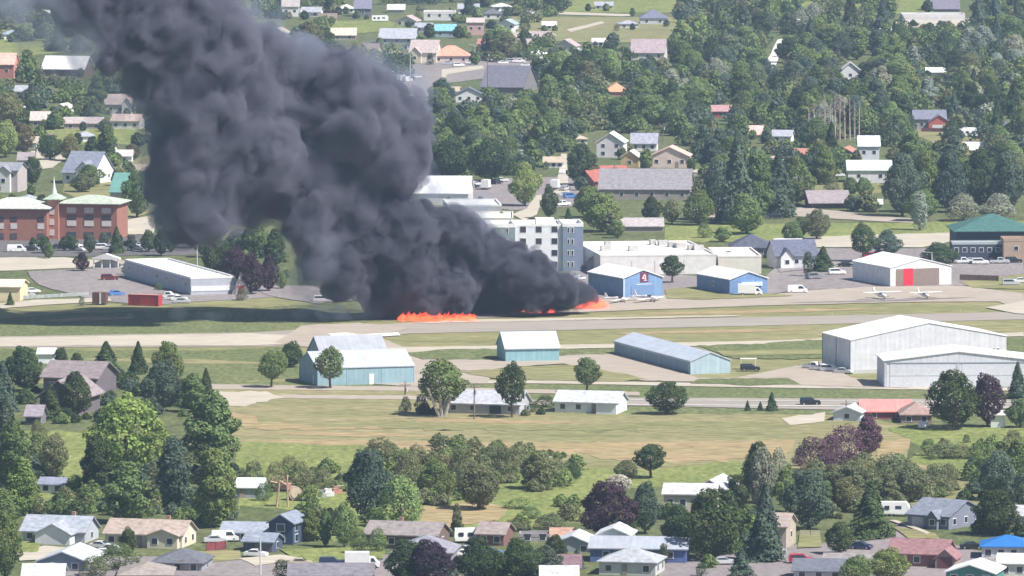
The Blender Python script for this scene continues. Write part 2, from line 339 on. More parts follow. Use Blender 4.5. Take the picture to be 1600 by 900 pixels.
def vol(root, x0, y0, W_, D_, H_, rise, rt, wc, rc, oh=.45, metal=False, wn='wall', rn='roof', z0=0.0, par=None):
    """one box of a building with its roof: gx ridge along the front, gy gable to the front, hip, flat, shed"""
    x1, y1 = x0 + W_, y0 + D_; wm, rm = wallm(wc, metal), roofm(rc, metal)
    m = MB(); r = MB(); th = .22
    if rt == 'gx':
        m.prism([(y0, z0), (y0, H_), ((y0 + y1) / 2, H_ + rise), (y1, H_), (y1, z0)], x0, x1)
        sl = rise / (D_ / 2); e = oh * sl
        r.prism([(y0 - oh, H_ - e + .03), ((y0 + y1) / 2, H_ + rise + .03), (y1 + oh, H_ - e + .03), (y1 + oh, H_ - e + .03 + th), ((y0 + y1) / 2, H_ + rise + .03 + th), (y0 - oh, H_ - e + .03 + th)], x0 - oh, x1 + oh)
    elif rt == 'gy':
        m.prism([(x0, z0), (x0, H_), ((x0 + x1) / 2, H_ + rise), (x1, H_), (x1, z0)], y0, y1, 'y')
        sl = rise / (W_ / 2); e = oh * sl
        r.prism([(x0 - oh, H_ - e + .03), ((x0 + x1) / 2, H_ + rise + .03), (x1 + oh, H_ - e + .03), (x1 + oh, H_ - e + .03 + th), ((x0 + x1) / 2, H_ + rise + .03 + th), (x0 - oh, H_ - e + .03 + th)], y0 - oh, y1 + oh, 'y')
    elif rt == 'hip':
        m.box(x0, x1, y0, y1, z0, H_)
        k = min(W_, D_) / 2 * .98
        a = [(x0 - oh, y0 - oh, H_ + .03), (x1 + oh, y0 - oh, H_ + .03), (x1 + oh, y1 + oh, H_ + .03), (x0 - oh, y1 + oh, H_ + .03)]
        b = [(p[0], p[1], p[2] + .18) for p in a]
        if W_ >= D_: rd = [(x0 + k, (y0 + y1) / 2, H_ + rise), (x1 - k, (y0 + y1) / 2, H_ + rise)]; fs = [(4, 5, 9, 8), (5, 6, 9), (6, 7, 8, 9), (7, 4, 8)]
        else: rd = [((x0 + x1) / 2, y0 + k, H_ + rise), ((x0 + x1) / 2, y1 - k, H_ + rise)]; fs = [(4, 5, 8), (5, 6, 9, 8), (6, 7, 9), (7, 4, 8, 9)]
        r.add(a + b + rd, [(3, 2, 1, 0), (0, 1, 5, 4), (1, 2, 6, 5), (2, 3, 7, 6), (3, 0, 4, 7)] + fs)
    elif rt == 'shed':
        m.prism([(y0, z0), (y0, H_), (y1, H_ + rise), (y1, z0)], x0, x1)
        r.prism([(y0 - oh, H_ + .03 - oh * rise / D_), (y1 + oh, H_ + rise + .03), (y1 + oh, H_ + rise + .2), (y0 - oh, H_ + .2 - oh * rise / D_)], x0 - oh, x1 + oh)
    else:
        t = .3; hp = max(.5, rise)
        m.box(x0, x1, y0, y1, z0, H_ - hp, top=False)
        r.box(x0 + t, x1 - t, y0 + t, y1 - t, H_ - hp - .1, H_ - hp + .06)
        pm = MB(); a, b = H_ - hp, H_
        pm.box(x0 - .06, x1 + .06, y0 - .06, y0 + t, a, b); pm.box(x0 - .06, x1 + .06, y1 - t, y1 + .06, a, b)
        pm.box(x0 - .06, x0 + t, y0 + t, y1 - t, a, b); pm.box(x1 - t, x1 + .06, y0 + t, y1 - t, a, b)
        pm.build('parapet', wallm(par or wc), root)
    w_ = m.build(wn, wm, root); r_ = r.build(rn, rm, root)
    return w_, r_
LAND = []            # landmarks: px box and the short phrase that names each
BOXES = []           # where trees must not hide a building
def B(name, short, detail, cat, x, y, w, h, rise, d, yaw, rt, wc, rc, win=0, swin=0, rows=1, door=(), gar=(), chim=None,
      wings=(), metal=False, oh=.45, ww=1.1, wh=1.1, gcol=(.6, .6, .62), par=None, group=None, dcol=(.3, .25, .22), keep=True):
    s = S(y); ya = R(yaw); W_ = w / s / math.cos(ya); H_ = h / s; rs = rise / s
    root = empty(name, P(x, y), ya, (short + ' ' + detail).strip(), cat, group)
    vol(root, 0, 0, W_, d, H_, rs, rt, wc, rc, oh, metal, par=par)
    busy = []
    for g in gar:
        u = g * W_; gw = 2.6 if W_ > 6 else W_ * .6; busy.append((u - gw / 2 - .4, u + gw / 2 + .4))
        gd = MB().box(u - gw / 2, u + gw / 2, -.07, -.002, 0, min(2.3, H_ * .85)).build('garage_door', mat(gcol, .6, .05, 2, key='garage door', stretch=(.1, 1, 3)), root)
    for g in door:
        u = g * W_; busy.append((u - .8, u + .8))
        dd = MB().box(u - .5, u + .5, -.08, -.002, 0, 2.1).build('door', mat(dcol, .6, .1, 1, key='door'), root)
        MB().box(u + .32, u + .42, -.14, -.081, .95, 1.07).build('handle', mat((.5, .5, .5), .3, .05, 1, 1.0, key='handle'), dd)
    for wg in wings:      # (u0, u1, out, hfrac, rise_px, roof, wall colour, has garage, windows)
        u0, u1, out, hf, rp, wr, wcol, hg, nw = wg
        a, b = u0 * W_, u1 * W_; busy.append((a - .4, b + .4))
        vol(root, a, -out, b - a, out + (d * .45 if wr == 'gy' else -.01), H_ * hf, rp / s, wr, wcol or wc, rc, oh * .8, metal, 'wing_wall', 'wing_roof')
        if hg:
            MB().box((a + b) / 2 - min(2.4, (b - a) * .36), (a + b) / 2 + min(2.4, (b - a) * .36), -out - .07, -out - .002, 0, 2.2).build('garage_door', mat(gcol, .6, .05, 2, key='garage door', stretch=(.1, 1, 3)), root)
        for i in range(nw): wnd(root, 'f', a + (b - a) * (i + .5) / nw, H_ * hf * .58, ww, wh, W_, d, yoff=-out)
    sh = H_ / rows
    for k in range(rows):
        for i in range(win):
            u = W_ * (i + .5) / win
            if k == 0 and any(p < u < q for p, q in busy): continue
            wnd(root, 'f', u, sh * (k + .56), ww, wh, W_, d)
        for i in range(swin): wnd(root, 'r' if yaw <= 0 else 'l', d * (i + .5) / swin, sh * (k + .56), ww, wh, W_, d)
    if chim is not None:
        u = chim * W_
        MB().box(u - .35, u + .35, d * .55, d * .55 + .7, H_ + rs * .55, H_ + rs + .9).build('chimney', mat((.35, .22, .18), .9, .15, 2, key='chimney brick'), root)
    side = d * abs(math.sin(ya)) * s
    x0 = x - (side if yaw > 0 else 0); x1 = x + w + (side if yaw < 0 else 0)
    LAND.append(((x0 + x1) / 2, y - h / 2, (x1 - x0) / 2, short))
    if keep: BOXES.append((x0, x1, y, h + rise, short == 'far'))
    root['W'] = W_; root['D'] = d; root['H'] = H_
    return root
GREY = (.3, .31, .34); LG = (.5, .52, .56); DG = (.11, .115, .14); BR = (.22, .18, .16); TAN = (.46, .38, .3); CREAM = (.74, .66, .5)
BLUE = (.28, .47, .58); PB = (.42, .52, .62); NAVY = (.05, .075, .14); MAROON = (.2, .08, .08); BRICK = (.33, .15, .115); TEAL = (.12, .25, .26)
h_ = 'house'
# --- bottom row of houses
B('house', 'pale grey ranch house', 'with a front gable and white end wall', h_, 34, 846, 100, 17, 20, 9, -14, 'gx', (.42, .45, .5), (.33, .36, .42), win=4, swin=1, wings=[(.3, .85, 3.5, .95, 15, 'gy', (.66, .67, .72), 0, 0)], door=(.2,), chim=.7)
B('house', 'tan roofed cream house', 'with a pale yellow gable end', h_, 164, 853, 122, 20, 18, 9.5, -14, 'gx', (.62, .57, .46), (.38, .31, .27), win=6, swin=2, wings=[(.58, .97, 1.6, 1, 9, 'gy', None, 0, 2)], door=(.45,), chim=.72)
B('house', 'slate blue bungalow', 'with a low gable facing the street', h_, 58, 892, 80, 15, 15, 14, -10, 'gy', (.2, .25, .33), (.48, .52, .58), win=2, swin=2)
B('house', 'dark hip roofed house', 'with white garden gate behind the pavement', h_, 238, 892, 78, 12, 19, 11, -8, 'hip', (.3, .31, .35), (.13, .14, .17), win=3, door=(.6,), swin=1)
B('house', 'brown hip roofed bungalow', 'cut off by the lower edge of the photo', h_, 186, 908, 82, 8, 16, 12, 0, 'hip', (.3, .25, .22), (.3, .26, .24), win=2)
B('house', 'pale grey roofed bungalow', 'in the lower left corner', h_, 36, 912, 62, 10, 15, 10, 0, 'gx', (.4, .4, .42), (.5, .52, .56), win=2)
nv = B('house', 'navy two-storey house', 'with white trimmed windows and pale gable side', h_, 420, 850, 38, 34, 12, 8, -18, 'gy', NAVY, (.22, .25, .32), win=1, swin=2, rows=2, ww=1.5, wh=1.3)
B('garage', 'navy double garage', 'joined to the front of the two-storey house', 'garage', 380, 862, 46, 16, 10, 7, -14, 'gx', (.07, .09, .15), (.24, .27, .34), gar=(.7,), gcol=(.17, .15, .17), swin=1)
B('house', 'low blue grey wing house', 'with wide pale roof left of the navy house', h_, 345, 846, 72, 14, 12, 9, -8, 'gx', (.17, .2, .27), (.3, .33, .4), win=3)
B('house', 'long brown ranch house', 'with a pinkish brick right end', h_, 570, 856, 112, 22, 16, 9, -16, 'gx', (.16, .11, .1), (.27, .24, .24), win=4, swin=1, door=(.6,), chim=.4)
B('house', 'small brown gabled house', 'right of the white travel trailer', h_, 745, 852, 42, 18, 14, 8, -14, 'gx', (.2, .11, .1), (.3, .25, .24), win=2)
B('house', 'grey hip roofed house', 'half hidden behind dark trees', h_, 614, 880, 92, 16, 24, 12, -6, 'hip', (.26, .25, .28), (.25, .25, .3), win=4)
B('house', 'charcoal roofed bungalow', 'at the lower edge below the parked van', h_, 452, 912, 130, 12, 14, 10, 0, 'gx', (.22, .2, .22), (.19, .18, .21), win=3)
B('house', 'light roofed low house', 'between the dark trees and the white gabled house', h_, 858, 862, 72, 10, 15, 10, -8, 'gy', (.3, .32, .36), (.52, .56, .62), win=2)
B('house', 'white gabled upper house', 'behind the columnar shrubs', h_, 932, 856, 52, 20, 11, 9, -8, 'gy', (.62, .66, .7), (.6, .62, .66), win=2)
B('house', 'long royal blue house', 'with pale metal roof beside the big leafy tree', h_, 922, 878, 150, 22, 14, 8, -6, 'gx', (.1, .15, .33), (.38, .41, .47), win=3, metal=True)
B('house', 'pale hip roofed cottage', 'with white porch posts and grey roof', h_, 936, 898, 88, 20, 19, 9, -12, 'hip', (.5, .5, .5), (.37, .39, .43), win=3, swin=2, door=(.45,))
B('house', 'plum roofed house', 'at the lower edge left of the hip roofed cottage', h_, 838, 898, 68, 10, 16, 9, 0, 'gx', (.25, .2, .2), (.2, .13, .15), win=2)
B('house', 'silver roofed house', 'cut off below the plum roofed house', h_, 846, 914, 56, 10, 15, 8, 0, 'gx', (.5, .5, .52), (.5, .51, .55), win=2)
B('house', 'beige walled house', 'with pale roofs standing behind the big leafy tree', h_, 1037, 800, 80, 28, 12, 10, -6, 'gx', (.5, .45, .38), (.5, .5, .52), win=4)
B('house', 'dark gabled house', 'with a wide grey roof beyond the leafy tree', h_, 1078, 786, 62, 18, 18, 12, -14, 'gy', (.17, .15, .15), (.45, .46, .5), win=2)
B('house', 'tan corner house', 'with a dark doorway left of the khaki lawn', h_, 1196, 856, 32, 34, 16, 9, -14, 'gx', (.42, .36, .3), (.36, .3, .27), win=1, door=(.7,), swin=1)
B('house', 'slate roofed long house', 'with a cream gable end at its right', h_, 1418, 823, 62, 20, 20, 13, -34, 'gx', (.19, .21, .28), (.2, .22, .28), win=4, swin=3, gar=(.25,), gcol=(.4, .4, .45), wings=[(.58, .8, 1.4, .95, 9, 'gy', (.16, .18, .24), 0, 1)])
B('house', 'maroon roofed house', 'with a white edged gable at its right end', h_, 1388, 884, 88, 20, 18, 9, -14, 'gx', (.25, .12, .11), (.27, .15, .16), win=3, swin=1, wings=[(.86, 1.2, 2, .8, 13, 'gy', (.35, .25, .22), 1, 0)], gcol=(.15, .06, .07))
B('house', 'bright blue roofed house', 'with cream walls at the right edge', h_, 1534, 873, 80, 18, 16, 9, -4, 'hip', (.6, .62, .66), (.03, .17, .5), win=4, metal=True)
B('mobile_home', 'green walled mobile home', 'with a white roof at the lower right edge', 'mobile home', 1478, 912, 74, 18, 12, 10, -14, 'gy', (.08, .25, .22), (.8, .8, .8), win=3, metal=True)
B('mobile_home', 'white walled mobile home', 'with white roof in the lower right corner', 'mobile home', 1560, 902, 66, 22, 10, 9, -6, 'gx', (.6, .6, .55), (.82, .82, .82), win=3, metal=True)
B('house', 'dark gabled bungalow', 'with white end wall at the lower edge', h_, 1240, 906, 78, 14, 14, 9, -6, 'gx', (.5, .5, .52), (.14, .15, .19), win=3)
B('house', 'cream cottage', 'at the right edge beside dark bushes', h_, 1578, 828, 50, 22, 12, 8, 0, 'gx', (.5, .46, .4), (.4, .4, .42), win=2)
B('shed', 'white roofed grey shed', 'at the meadow edge right of the tall trees', 'shed', 364, 778, 46, 17, 11, 6, -4, 'gx', (.3, .33, .38), (.75, .78, .8), door=(.3,), metal=True)
B('shed', 'small white playhouse', 'with two dark openings by the green meadow', 'shed', 62, 770, 38, 14, 8, 4, -12, 'gx', (.7, .72, .74), (.25, .27, .36), win=2)
B('house', 'low brown roofed house', 'lowest roof between the maroon roof and the driveway', h_, 1286, 896, 96, 12, 14, 10, -8, 'gx', (.2, .16, .15), (.26, .24, .24), win=2)
B('shed', 'terracotta roofed shed', 'behind the light roofed low house', 'shed', 862, 846, 34, 8, 10, 5, 0, 'gx', (.4, .3, .25), (.42, .26, .2), win=1)
B('shed', 'flat roofed grey shed', 'at the edge of the meadow behind bushes', 'shed', 812, 846, 48, 12, 5, 5, 0, 'flat', (.3, .28, .3), (.35, .33, .36), win=2)
# --- the big brown house on the left and the row along the road
B('house', 'big brown roofed house', 'with wide low roofs ringed by conifers', h_, 62, 648, 62, 30, 24, 16, -14, 'gy', (.16, .14, .16), (.27, .23, .24), win=2, oh=1.0)
B('house', 'long brown wing house', 'behind the big brown roofed house', h_, 68, 616, 84, 28, 20, 14, -16, 'gx', (.15, .13, .15), (.24, .205, .215), win=3, oh=.8)
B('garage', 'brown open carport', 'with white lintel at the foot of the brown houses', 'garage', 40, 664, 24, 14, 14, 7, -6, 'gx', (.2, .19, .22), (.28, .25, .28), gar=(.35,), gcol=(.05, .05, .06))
B('shed', 'white airfield shed', 'seen over the brown wing house', 'shed', 60, 568, 24, 15, 6, 8, 0, 'gx', (.78, .8, .85), (.8, .8, .85))
B('house', 'grey roofed farmhouse', 'with white gable end behind the birch clump', h_, 694, 645, 118, 16, 17, 9, -15, 'gx', (.42, .42, .46), (.43, .45, .5), win=4, swin=1, gar=(.68,), gcol=(.05, .06, .09))
B('house', 'white roadside bungalow', 'with pale blue roof and attached garage', h_, 867, 644, 98, 17, 14, 8.5, -15, 'gx', (.66, .7, .76), (.5, .53, .6), win=4, wings=[(.68, 1.0, 1.4, 1, 2, 'shed', None, 0, 0)], door=(.62,), swin=0)
B('shed', 'white gabled road shed', 'left of the pink roofed sheds', 'shed', 1302, 657, 42, 13, 8, 9, -14, 'gy', (.55, .6, .7), (.55, .56, .6), win=1)
B('shed', 'long pink roofed shed', 'with open maroon front beside the road', 'shed', 1346, 655, 78, 12, 14, 10, 0, 'gx', (.25, .08, .1), (.72, .27, .25), win=2, metal=True)
B('house', 'brown hip roofed cottage', 'between the pink shed and the round maple', h_, 1408, 661, 48, 12, 18, 10, 0, 'hip', (.24, .18, .18), (.34, .24, .22), win=2)
B('shed', 'tall white shed', 'beneath the purple leaved tree', 'shed', 1548, 668, 21, 20, 4, 4, -6, 'gx', (.75, .78, .8), (.78, .8, .8))
# --- hangars
hg = 'hangar'
B('hangar', 'grey roofed back hangar', 'with open gravel beyond the blue hangar', hg, 502, 572, 104, 16, 26, 13, 16, 'gx', (.36, .44, .52), (.36, .38, .43), metal=True, oh=.2)
bh = B('hangar', 'long blue hangar', 'with pale roof and white door left of the taxiway', hg, 496, 603, 151, 27, 21, 16, 17, 'gx', (.29, .43, .50), (.47, .51, .58), metal=True, oh=.2)
B('hangar', 'small turquoise hangar', 'with pale roof in the middle of the gravel', hg, 790, 566, 84, 21, 22, 12, 10, 'gx', (.26, .46, .52), (.52, .57, .64), metal=True, oh=.3)
lh = B('hangar', 'long T-hangar', 'with pale blue walls running away from the camera', hg, 1079, 585, 63, 20, 13, 54, 18.5, 'gy', (.40, .52, .60), (.5, .55, .64), metal=True, oh=.2)
wh_ = B('hangar', 'tallest white hangar', 'with a wide gable and dark side wall', hg, 1329, 584, 249, 52, 24, 20, 17, 'gy', (.64, .65, .70), (.82, .83, .85), metal=True, oh=.15)
fh = B('hangar', 'low wide white hangar', 'with two bifold doors, in front of the tallest one', hg, 1381, 606, 236, 42, 14, 16, 3, 'gy', (.66, .68, .74), (.85, .86, .88), metal=True, oh=.25)
# details on hangars
def flush(root, name, u0, u1, z0, z1, c, e=.06, side='f', parent=None, key='panel'):
    W_, D_ = root['W'], root['D']; m = MB()
    if side == 'f': m.box(u0, u1, -e, -.002, z0, z1)
    elif side == 'l': m.box(-e, -.002, u0, u1, z0, z1)
    else: m.box(W_ + .002, W_ + e, u0, u1, z0, z1)
    return m.build(name, mat(c, .6, .06, 1.2, key=key), parent or root)
Wb, Hb = bh['W'], bh['H']
d_ = flush(bh, 'door', Wb * .535, Wb * .535 + 1.1, 0, 2.4, (.85, .85, .85)); flush(bh, 'handle', Wb * .535 + .85, Wb * .535 + .98, 1, 1.12, (.3, .3, .3), .1, parent=d_)
for k in range(4): flush(bh, 'corner_trim' if k in (0, 3) else 'post', [0, Wb * .3, Wb * .66, Wb - .18][k], [.18, Wb * .3 + .1, Wb * .66 + .1, Wb][k], 0, Hb - .1, (.24, .4, .5))
flush(bh, 'side_door', 3, 3.8, 0, 2.1, (.7, .75, .8), side='l')
Wh, Hh = wh_['W'], wh_['H']
for k in (0, 9.9, 19.6): flush(wh_, 'side_post', k, k + .3, 0, Hh - .1, (.2, .23, .3), .1, 'l')
flush(wh_, 'base_band', 0, Wh, 0, .9, (.5, .5, .5), .08)
wnd(wh_, 'f', Wh * .92, 4.6, .7, .8, Wh, 20); wnd(wh_, 'f', Wh * .945, 4.6, .7, .8, Wh, 20)
Wf, Hf = fh['W'], fh['H']
for k in (0, 1):
    u0 = Wf * (.04, .52)[k]; u1 = Wf * (.50, .97)[k]
    d_ = flush(fh, 'bifold_door', u0, u1, 0.1, Hf - .7, (.62, .64, .7))
    flush(fh, 'door_seam', u0 + .1, u1 - .1, 2.7, 2.82, (.42, .44, .5), .09, parent=d_)
flush(fh, 'door_header', .6, Wf - .6, Hf - .6, Hf - .35, (.25, .28, .33), .12)
for k in (.0, .48): flush(fh, 'post', Wf * k + .1, Wf * k + .75, 0, Hf - .62, (.5, .52, .56), .13)
Wl = lh['W']
flush(lh, 'corner_trim', 0, .15, 0, lh['H'], (.55, .65, .7))
for k in range(5): flush(lh, 'sliding_door', 2 + k * 10.4, 11.6 + k * 10.4, .1, lh['H'] - .5, (.2, .29, .38), .08, 'l')
# --- airport side buildings
a1 = B('hangar', 'blue sales hangar', 'with white roof and a dark square sign', hg, 974, 465, 62, 30, 12, 22, 24, 'gy', (.2, .33, .55), (.85, .85, .86), metal=True, oh=.3)
sg = flush(a1, 'sign', a1['W'] * .43, a1['W'] * .43 + 2.3, 3.9, 6.4, (.16, .04, .1), .12)
g0 = a1['W'] * .43
em = MB(); em.add([(g0 + .5, -.15, 4.7), (g0 + 1.5, -.15, 4.7), (g0 + 1.5, -.15, 4.95), (g0 + .9, -.15, 4.95), (g0 + 1.45, -.15, 6.0), (g0 + 1.1, -.15, 6.0), (g0 + .5, -.15, 5.0)], [(0, 1, 2, 3, 4, 5, 6)])
em.box(g0 + 1.3, g0 + 1.6, -.17, -.13, 4.2, 5.6); em.box(g0 + 1.0, g0 + 1.9, -.17, -.13, 4.15, 4.35); em.build('emblem', mat((.8, .6, .62), .5, .03, 1, key='sign white'), sg)
flush(a1, 'sign_strip', g0 - 1.2, g0 + 3.2, 3.2, 3.4, (.6, .65, .75), .08)
flush(a1, 'hangar_door', a1['W'] * .2, a1['W'] * .8, 0, 2.9, (.16, .27, .47), .1)
flush(a1, 'corner_trim', 0, .25, 0, a1['H'], (.7, .75, .82), .1)
a2 = B('hangar', 'second blue hangar', 'with white roof right of the conifer and lawn', hg, 1140, 461, 60, 24, 11, 20, 24, 'gy', (.17, .28, .5), (.85, .85, .86), metal=True, oh=.3, swin=1)
flush(a2, 'canopy', a2['W'] * .3, a2['W'] * .85, 2.2, 3.2, (.6, .7, .85), .5)
a3 = B('commercial_building', 'large white flat roofed store', 'with rooftop vents behind the blue hangars', 'building', 938, 430, 182, 32, 3, 46, 8, 'flat', (.70, .68, .67), (.86, .85, .84), par=(.72, .7, .68))
for i, (u, v) in enumerate([(.1, .4), (.2, .7), (.33, .35), (.62, .8), (.68, .74), (.74, .62), (.79, .55), (.86, .4), (.9, .36)]):
    uu, vv = u * a3['W'], v * 46; e = MB().box(uu, uu + (2.6, 1.6)[i % 2], vv, vv + 3, a3['H'] - .42, a3['H'] + .9).build('roof_vent', mat((.5, .48, .46), .5, .1, 1, key='vent'), a3)
for k in (.27, .47, .72): flush(a3, 'wall_joint', a3['W'] * k, a3['W'] * k + .15, 0, a3['H'] - 1.6, (.5, .48, .46))
B('commercial_building', 'white side store', 'lower block at the right of the white flat roofed store', 'building', 1122, 428, 68, 29, 3, 28, 4, 'flat', (.7, .66, .6), (.7, .68, .66), par=(.75, .72, .68))
B('house', 'little grey gabled porch house', 'tucked at the left of the white flat roofed store', h_, 918, 424, 36, 18, 10, 8, -8, 'gy', (.42, .42, .45), (.32, .3, .31), win=1, door=(.7,))
a4 = B('hotel', 'four-storey white hotel', 'with grey corner bays right beside the smoke', 'hotel', 805, 424, 74, 74, 4, 16, 4, 'flat', (.74, .76, .8), (.75, .75, .76), win=3, rows=4, ww=1.6, wh=1.6, par=(.8, .8, .8))
vol(a4, a4['W'] + .02, -.8, 5.6, 14, a4['H'] + .3, 1.0, 'flat', (.2, .24, .33), (.6, .6, .62), wn='bay_wall', rn='bay_roof', par=(.75, .75, .78))
vol(a4, -7.6, -.8, 7.55, 14, a4['H'] + .2, 1.0, 'flat', (.22, .27, .3), (.6, .6, .62), wn='bay_wall', rn='bay_roof', par=(.8, .8, .8))
for k in range(4):
    for u in (a4['W'] + 1.6, a4['W'] + 2.7, -5.6, -2.2): wnd(a4, 'f', u, 1.9 + 3.1 * k, .5, 1.3, a4['W'], 14, yoff=-.8)
MB().box(6, 11, 5, 9, a4['H'] - .9, a4['H'] + 1.2).build('roof_hut', wallm((.72, .72, .72)), a4)
MB().box(-12, -7.7, 0, 13, 0, a4['H'] - .5).build('rear_block', wallm((.74, .75, .78)), a4)
B('warehouse', 'white roofed warehouse', 'rising behind the smoke beside the hotel', 'building', 610, 320, 122, 18, 22, 26, -3, 'gx', (.68, .68, .62), (.85, .86, .87), metal=True, win=2)
B('warehouse', 'low white warehouse', 'with grey wall between smoke and hotel', 'building', 700, 338, 84, 18, 3, 24, 4, 'flat', (.4, .4, .42), (.7, .7, .7), par=(.7, .7, .7))
B('warehouse', 'flat cream warehouse', 'half hidden in the smoke behind the hotel', 'building', 742, 352, 60, 12, 3, 26, 0, 'flat', (.6, .58, .52), (.72, .7, .66))
a7 = B('hangar', 'white hangar with a red door', 'panel between brown doors on the far apron', hg, 1391, 448, 98, 29, 13, 24, 22, 'gy', (.75, .77, .8), (.82, .84, .87), metal=True, oh=.2)
flush(a7, 'hangar_door', a7['W'] * .09, a7['W'] * .21, .2, 4.6, (.25, .19, .17)); flush(a7, 'red_panel', a7['W'] * .215, a7['W'] * .37, .2, 4.7, (.8, .03, .06), .1); flush(a7, 'hangar_door', a7['W'] * .375, a7['W'] * .80, .2, 4.6, (.25, .19, .17))
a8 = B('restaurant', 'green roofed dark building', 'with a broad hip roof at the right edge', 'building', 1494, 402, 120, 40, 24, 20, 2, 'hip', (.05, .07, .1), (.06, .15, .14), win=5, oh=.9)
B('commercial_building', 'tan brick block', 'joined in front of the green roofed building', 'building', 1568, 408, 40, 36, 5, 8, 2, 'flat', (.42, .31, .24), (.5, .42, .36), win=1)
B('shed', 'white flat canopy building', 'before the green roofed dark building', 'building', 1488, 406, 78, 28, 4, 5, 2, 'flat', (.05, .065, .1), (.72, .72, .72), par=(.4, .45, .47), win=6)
B('commercial_building', 'slate roofed clubhouse', 'with white porch gables left of the car park', 'building', 1212, 420, 66, 20, 22, 12, 10, 'gx', (.55, .56, .6), (.13, .14, .2), win=5, wings=[(.1, .4, 1.5, .95, 12, 'gy', (.72, .73, .76), 0, 1)])
B('commercial_building', 'pale roofed annex', 'behind the slate roofed clubhouse', 'building', 1212, 404, 40, 18, 10, 10, 0, 'gx', (.5, .5, .5), (.65, .65, .66))
B('house', 'black hip roofed house', 'between the side store and the clubhouse', h_, 1142, 402, 66, 14, 20, 14, 0, 'hip', (.2, .19, .2), (.09, .1, .14), win=3)
# --- left of the smoke
br = B('hotel', 'red brick hotel', 'with pale green hip roofs and arched white bays', 'hotel', 92, 374, 92, 56, 12, 14, -10, 'hip', BRICK, (.42, .47, .40), oh=1.0)
Wr = br['W']; Hr = br['H']
for k in range(3):
    u = Wr * (.14 + .3 * k)
    for (z0, z1, c, nm) in ((.3, 1.9, (.06, .07, .09), 'window'), (3.6, 5.2, (.66, .6, .58), 'balcony'), (5.3, 6.7, (.05, .04, .05), 'arch_window'), (7.3, 8.9, (.6, .52, .5), 'balcony')):
        flush(br, nm, u, u + 2.7, z0 + .3, z1 + .3, c, .12)
vol(br, -3.2, -1.5, 3.4, 6, Hr + 1.2, 1.8, 'hip', (.4, .19, .14), (.38, .46, .38), .9, wn='tower_wall', rn='tower_roof')
for z in (1.2, 4.2, 7.2): flush(br, 'tower_window', -2.4, -1.0, z, z + 1.7, (.65, .6, .6), 1.62)
MB().tube((-1.7, 1.5, Hr + 2.8), (-1.7, 1.5, Hr + 4.1), .75, .6, 8).tube((-1.7, 1.5, Hr + 4.1), (-1.7, 1.5, Hr + 7.6), .45, .04, 8).build('spire', TRIM, br)
b2 = B('hotel', 'brick hotel wing', 'nearest the left edge under its own pale roof', 'hotel', -30, 376, 104, 50, 16, 14, -4, 'hip', BRICK, (.5, .52, .48), oh=1.0)
for k in range(4):
    u = b2['W'] * (.05 + .2 * k) if k < 3 else b2['W'] * .86
    for (z0, z1, c, nm) in ((.6, 2.2, (.08, .08, .1), 'window'), (3.4, 5.0, (.6, .55, .55), 'balcony'), (5.6, 6.8, (.05, .05, .07), 'arch_window')):
        flush(b2, nm, u, u + 1.9, z0, z1, c, .12)
B('commercial_building', 'small white annex', 'attached to the right end of the brick hotel', 'building', 181, 362, 16, 17, 5, 8, 0, 'flat', (.6, .55, .52), (.7, .7, .7), win=1)
lw = B('commercial_building', 'long white roofed motel', 'with grey siding stepping down toward the smoke', 'building', 298, 462, 70, 29, 3, 62, 19, 'flat', (.42, .45, .52), (.8, .8, .8), par=(.78, .78, .8), win=0, swin=7)
flush(lw, 'white_band', .1, lw['W'] - .1, 1.1, 2.4, (.7, .72, .76), .1)
pv = B('pavilion', 'white columned pavilion', 'with low gable beside the long motel', 'pavilion', 148, 418, 40, 6, 8, 6, -10, 'gy', (.6, .6, .62), (.3, .26, .24))
for k in range(4): MB().tube((pv['W'] * (k / 3) * .96 + .15, -1.8, 0), (pv['W'] * (k / 3) * .96 + .15, -1.8, 2.4), .16, .14, 8).build('column', TRIM, pv)
MB().box(-.3, pv['W'] + .3, -2.2, -.01, 2.4, 2.75).build('porch_beam', TRIM, pv)
MB().prism([(-.3, 2.76), (pv['W'] + .3, 2.76), (pv['W'] / 2, 4.0)], -2.2, -.01, 'y').build('pediment', TRIM, pv)
B('commercial_building', 'cream corner building', 'at the left edge of the airfield', 'building', -20, 470, 52, 22, 8, 12, -6, 'gx', (.72, .62, .42), (.7, .62, .5))
af = empty('a_frame', P(363, 461), R(5), 'white A-frame hut with a red mark beside the purple tree', 'hut')
MB().prism([(0, 0), (4.6, 0), (2.3, 5.6)], 0, 3.4, 'y').build('wall', wallm((.75, .72, .72)), af)
MB().prism([(-.25, 0), (2.3, 6.1), (4.85, 0), (4.6, 0), (2.3, 5.65), (0, 0)], -.3, 3.7, 'y').build('roof', roofm((.35, .33, .36)), af)
MB().box(1.6, 3.0, -.06, -.002, .2, 2.5).build('red_mark', mat((.5, .06, .08), .6, .1, 1, key='red paint'), af)
LAND.append((377, 445, 14, 'white A-frame hut'))
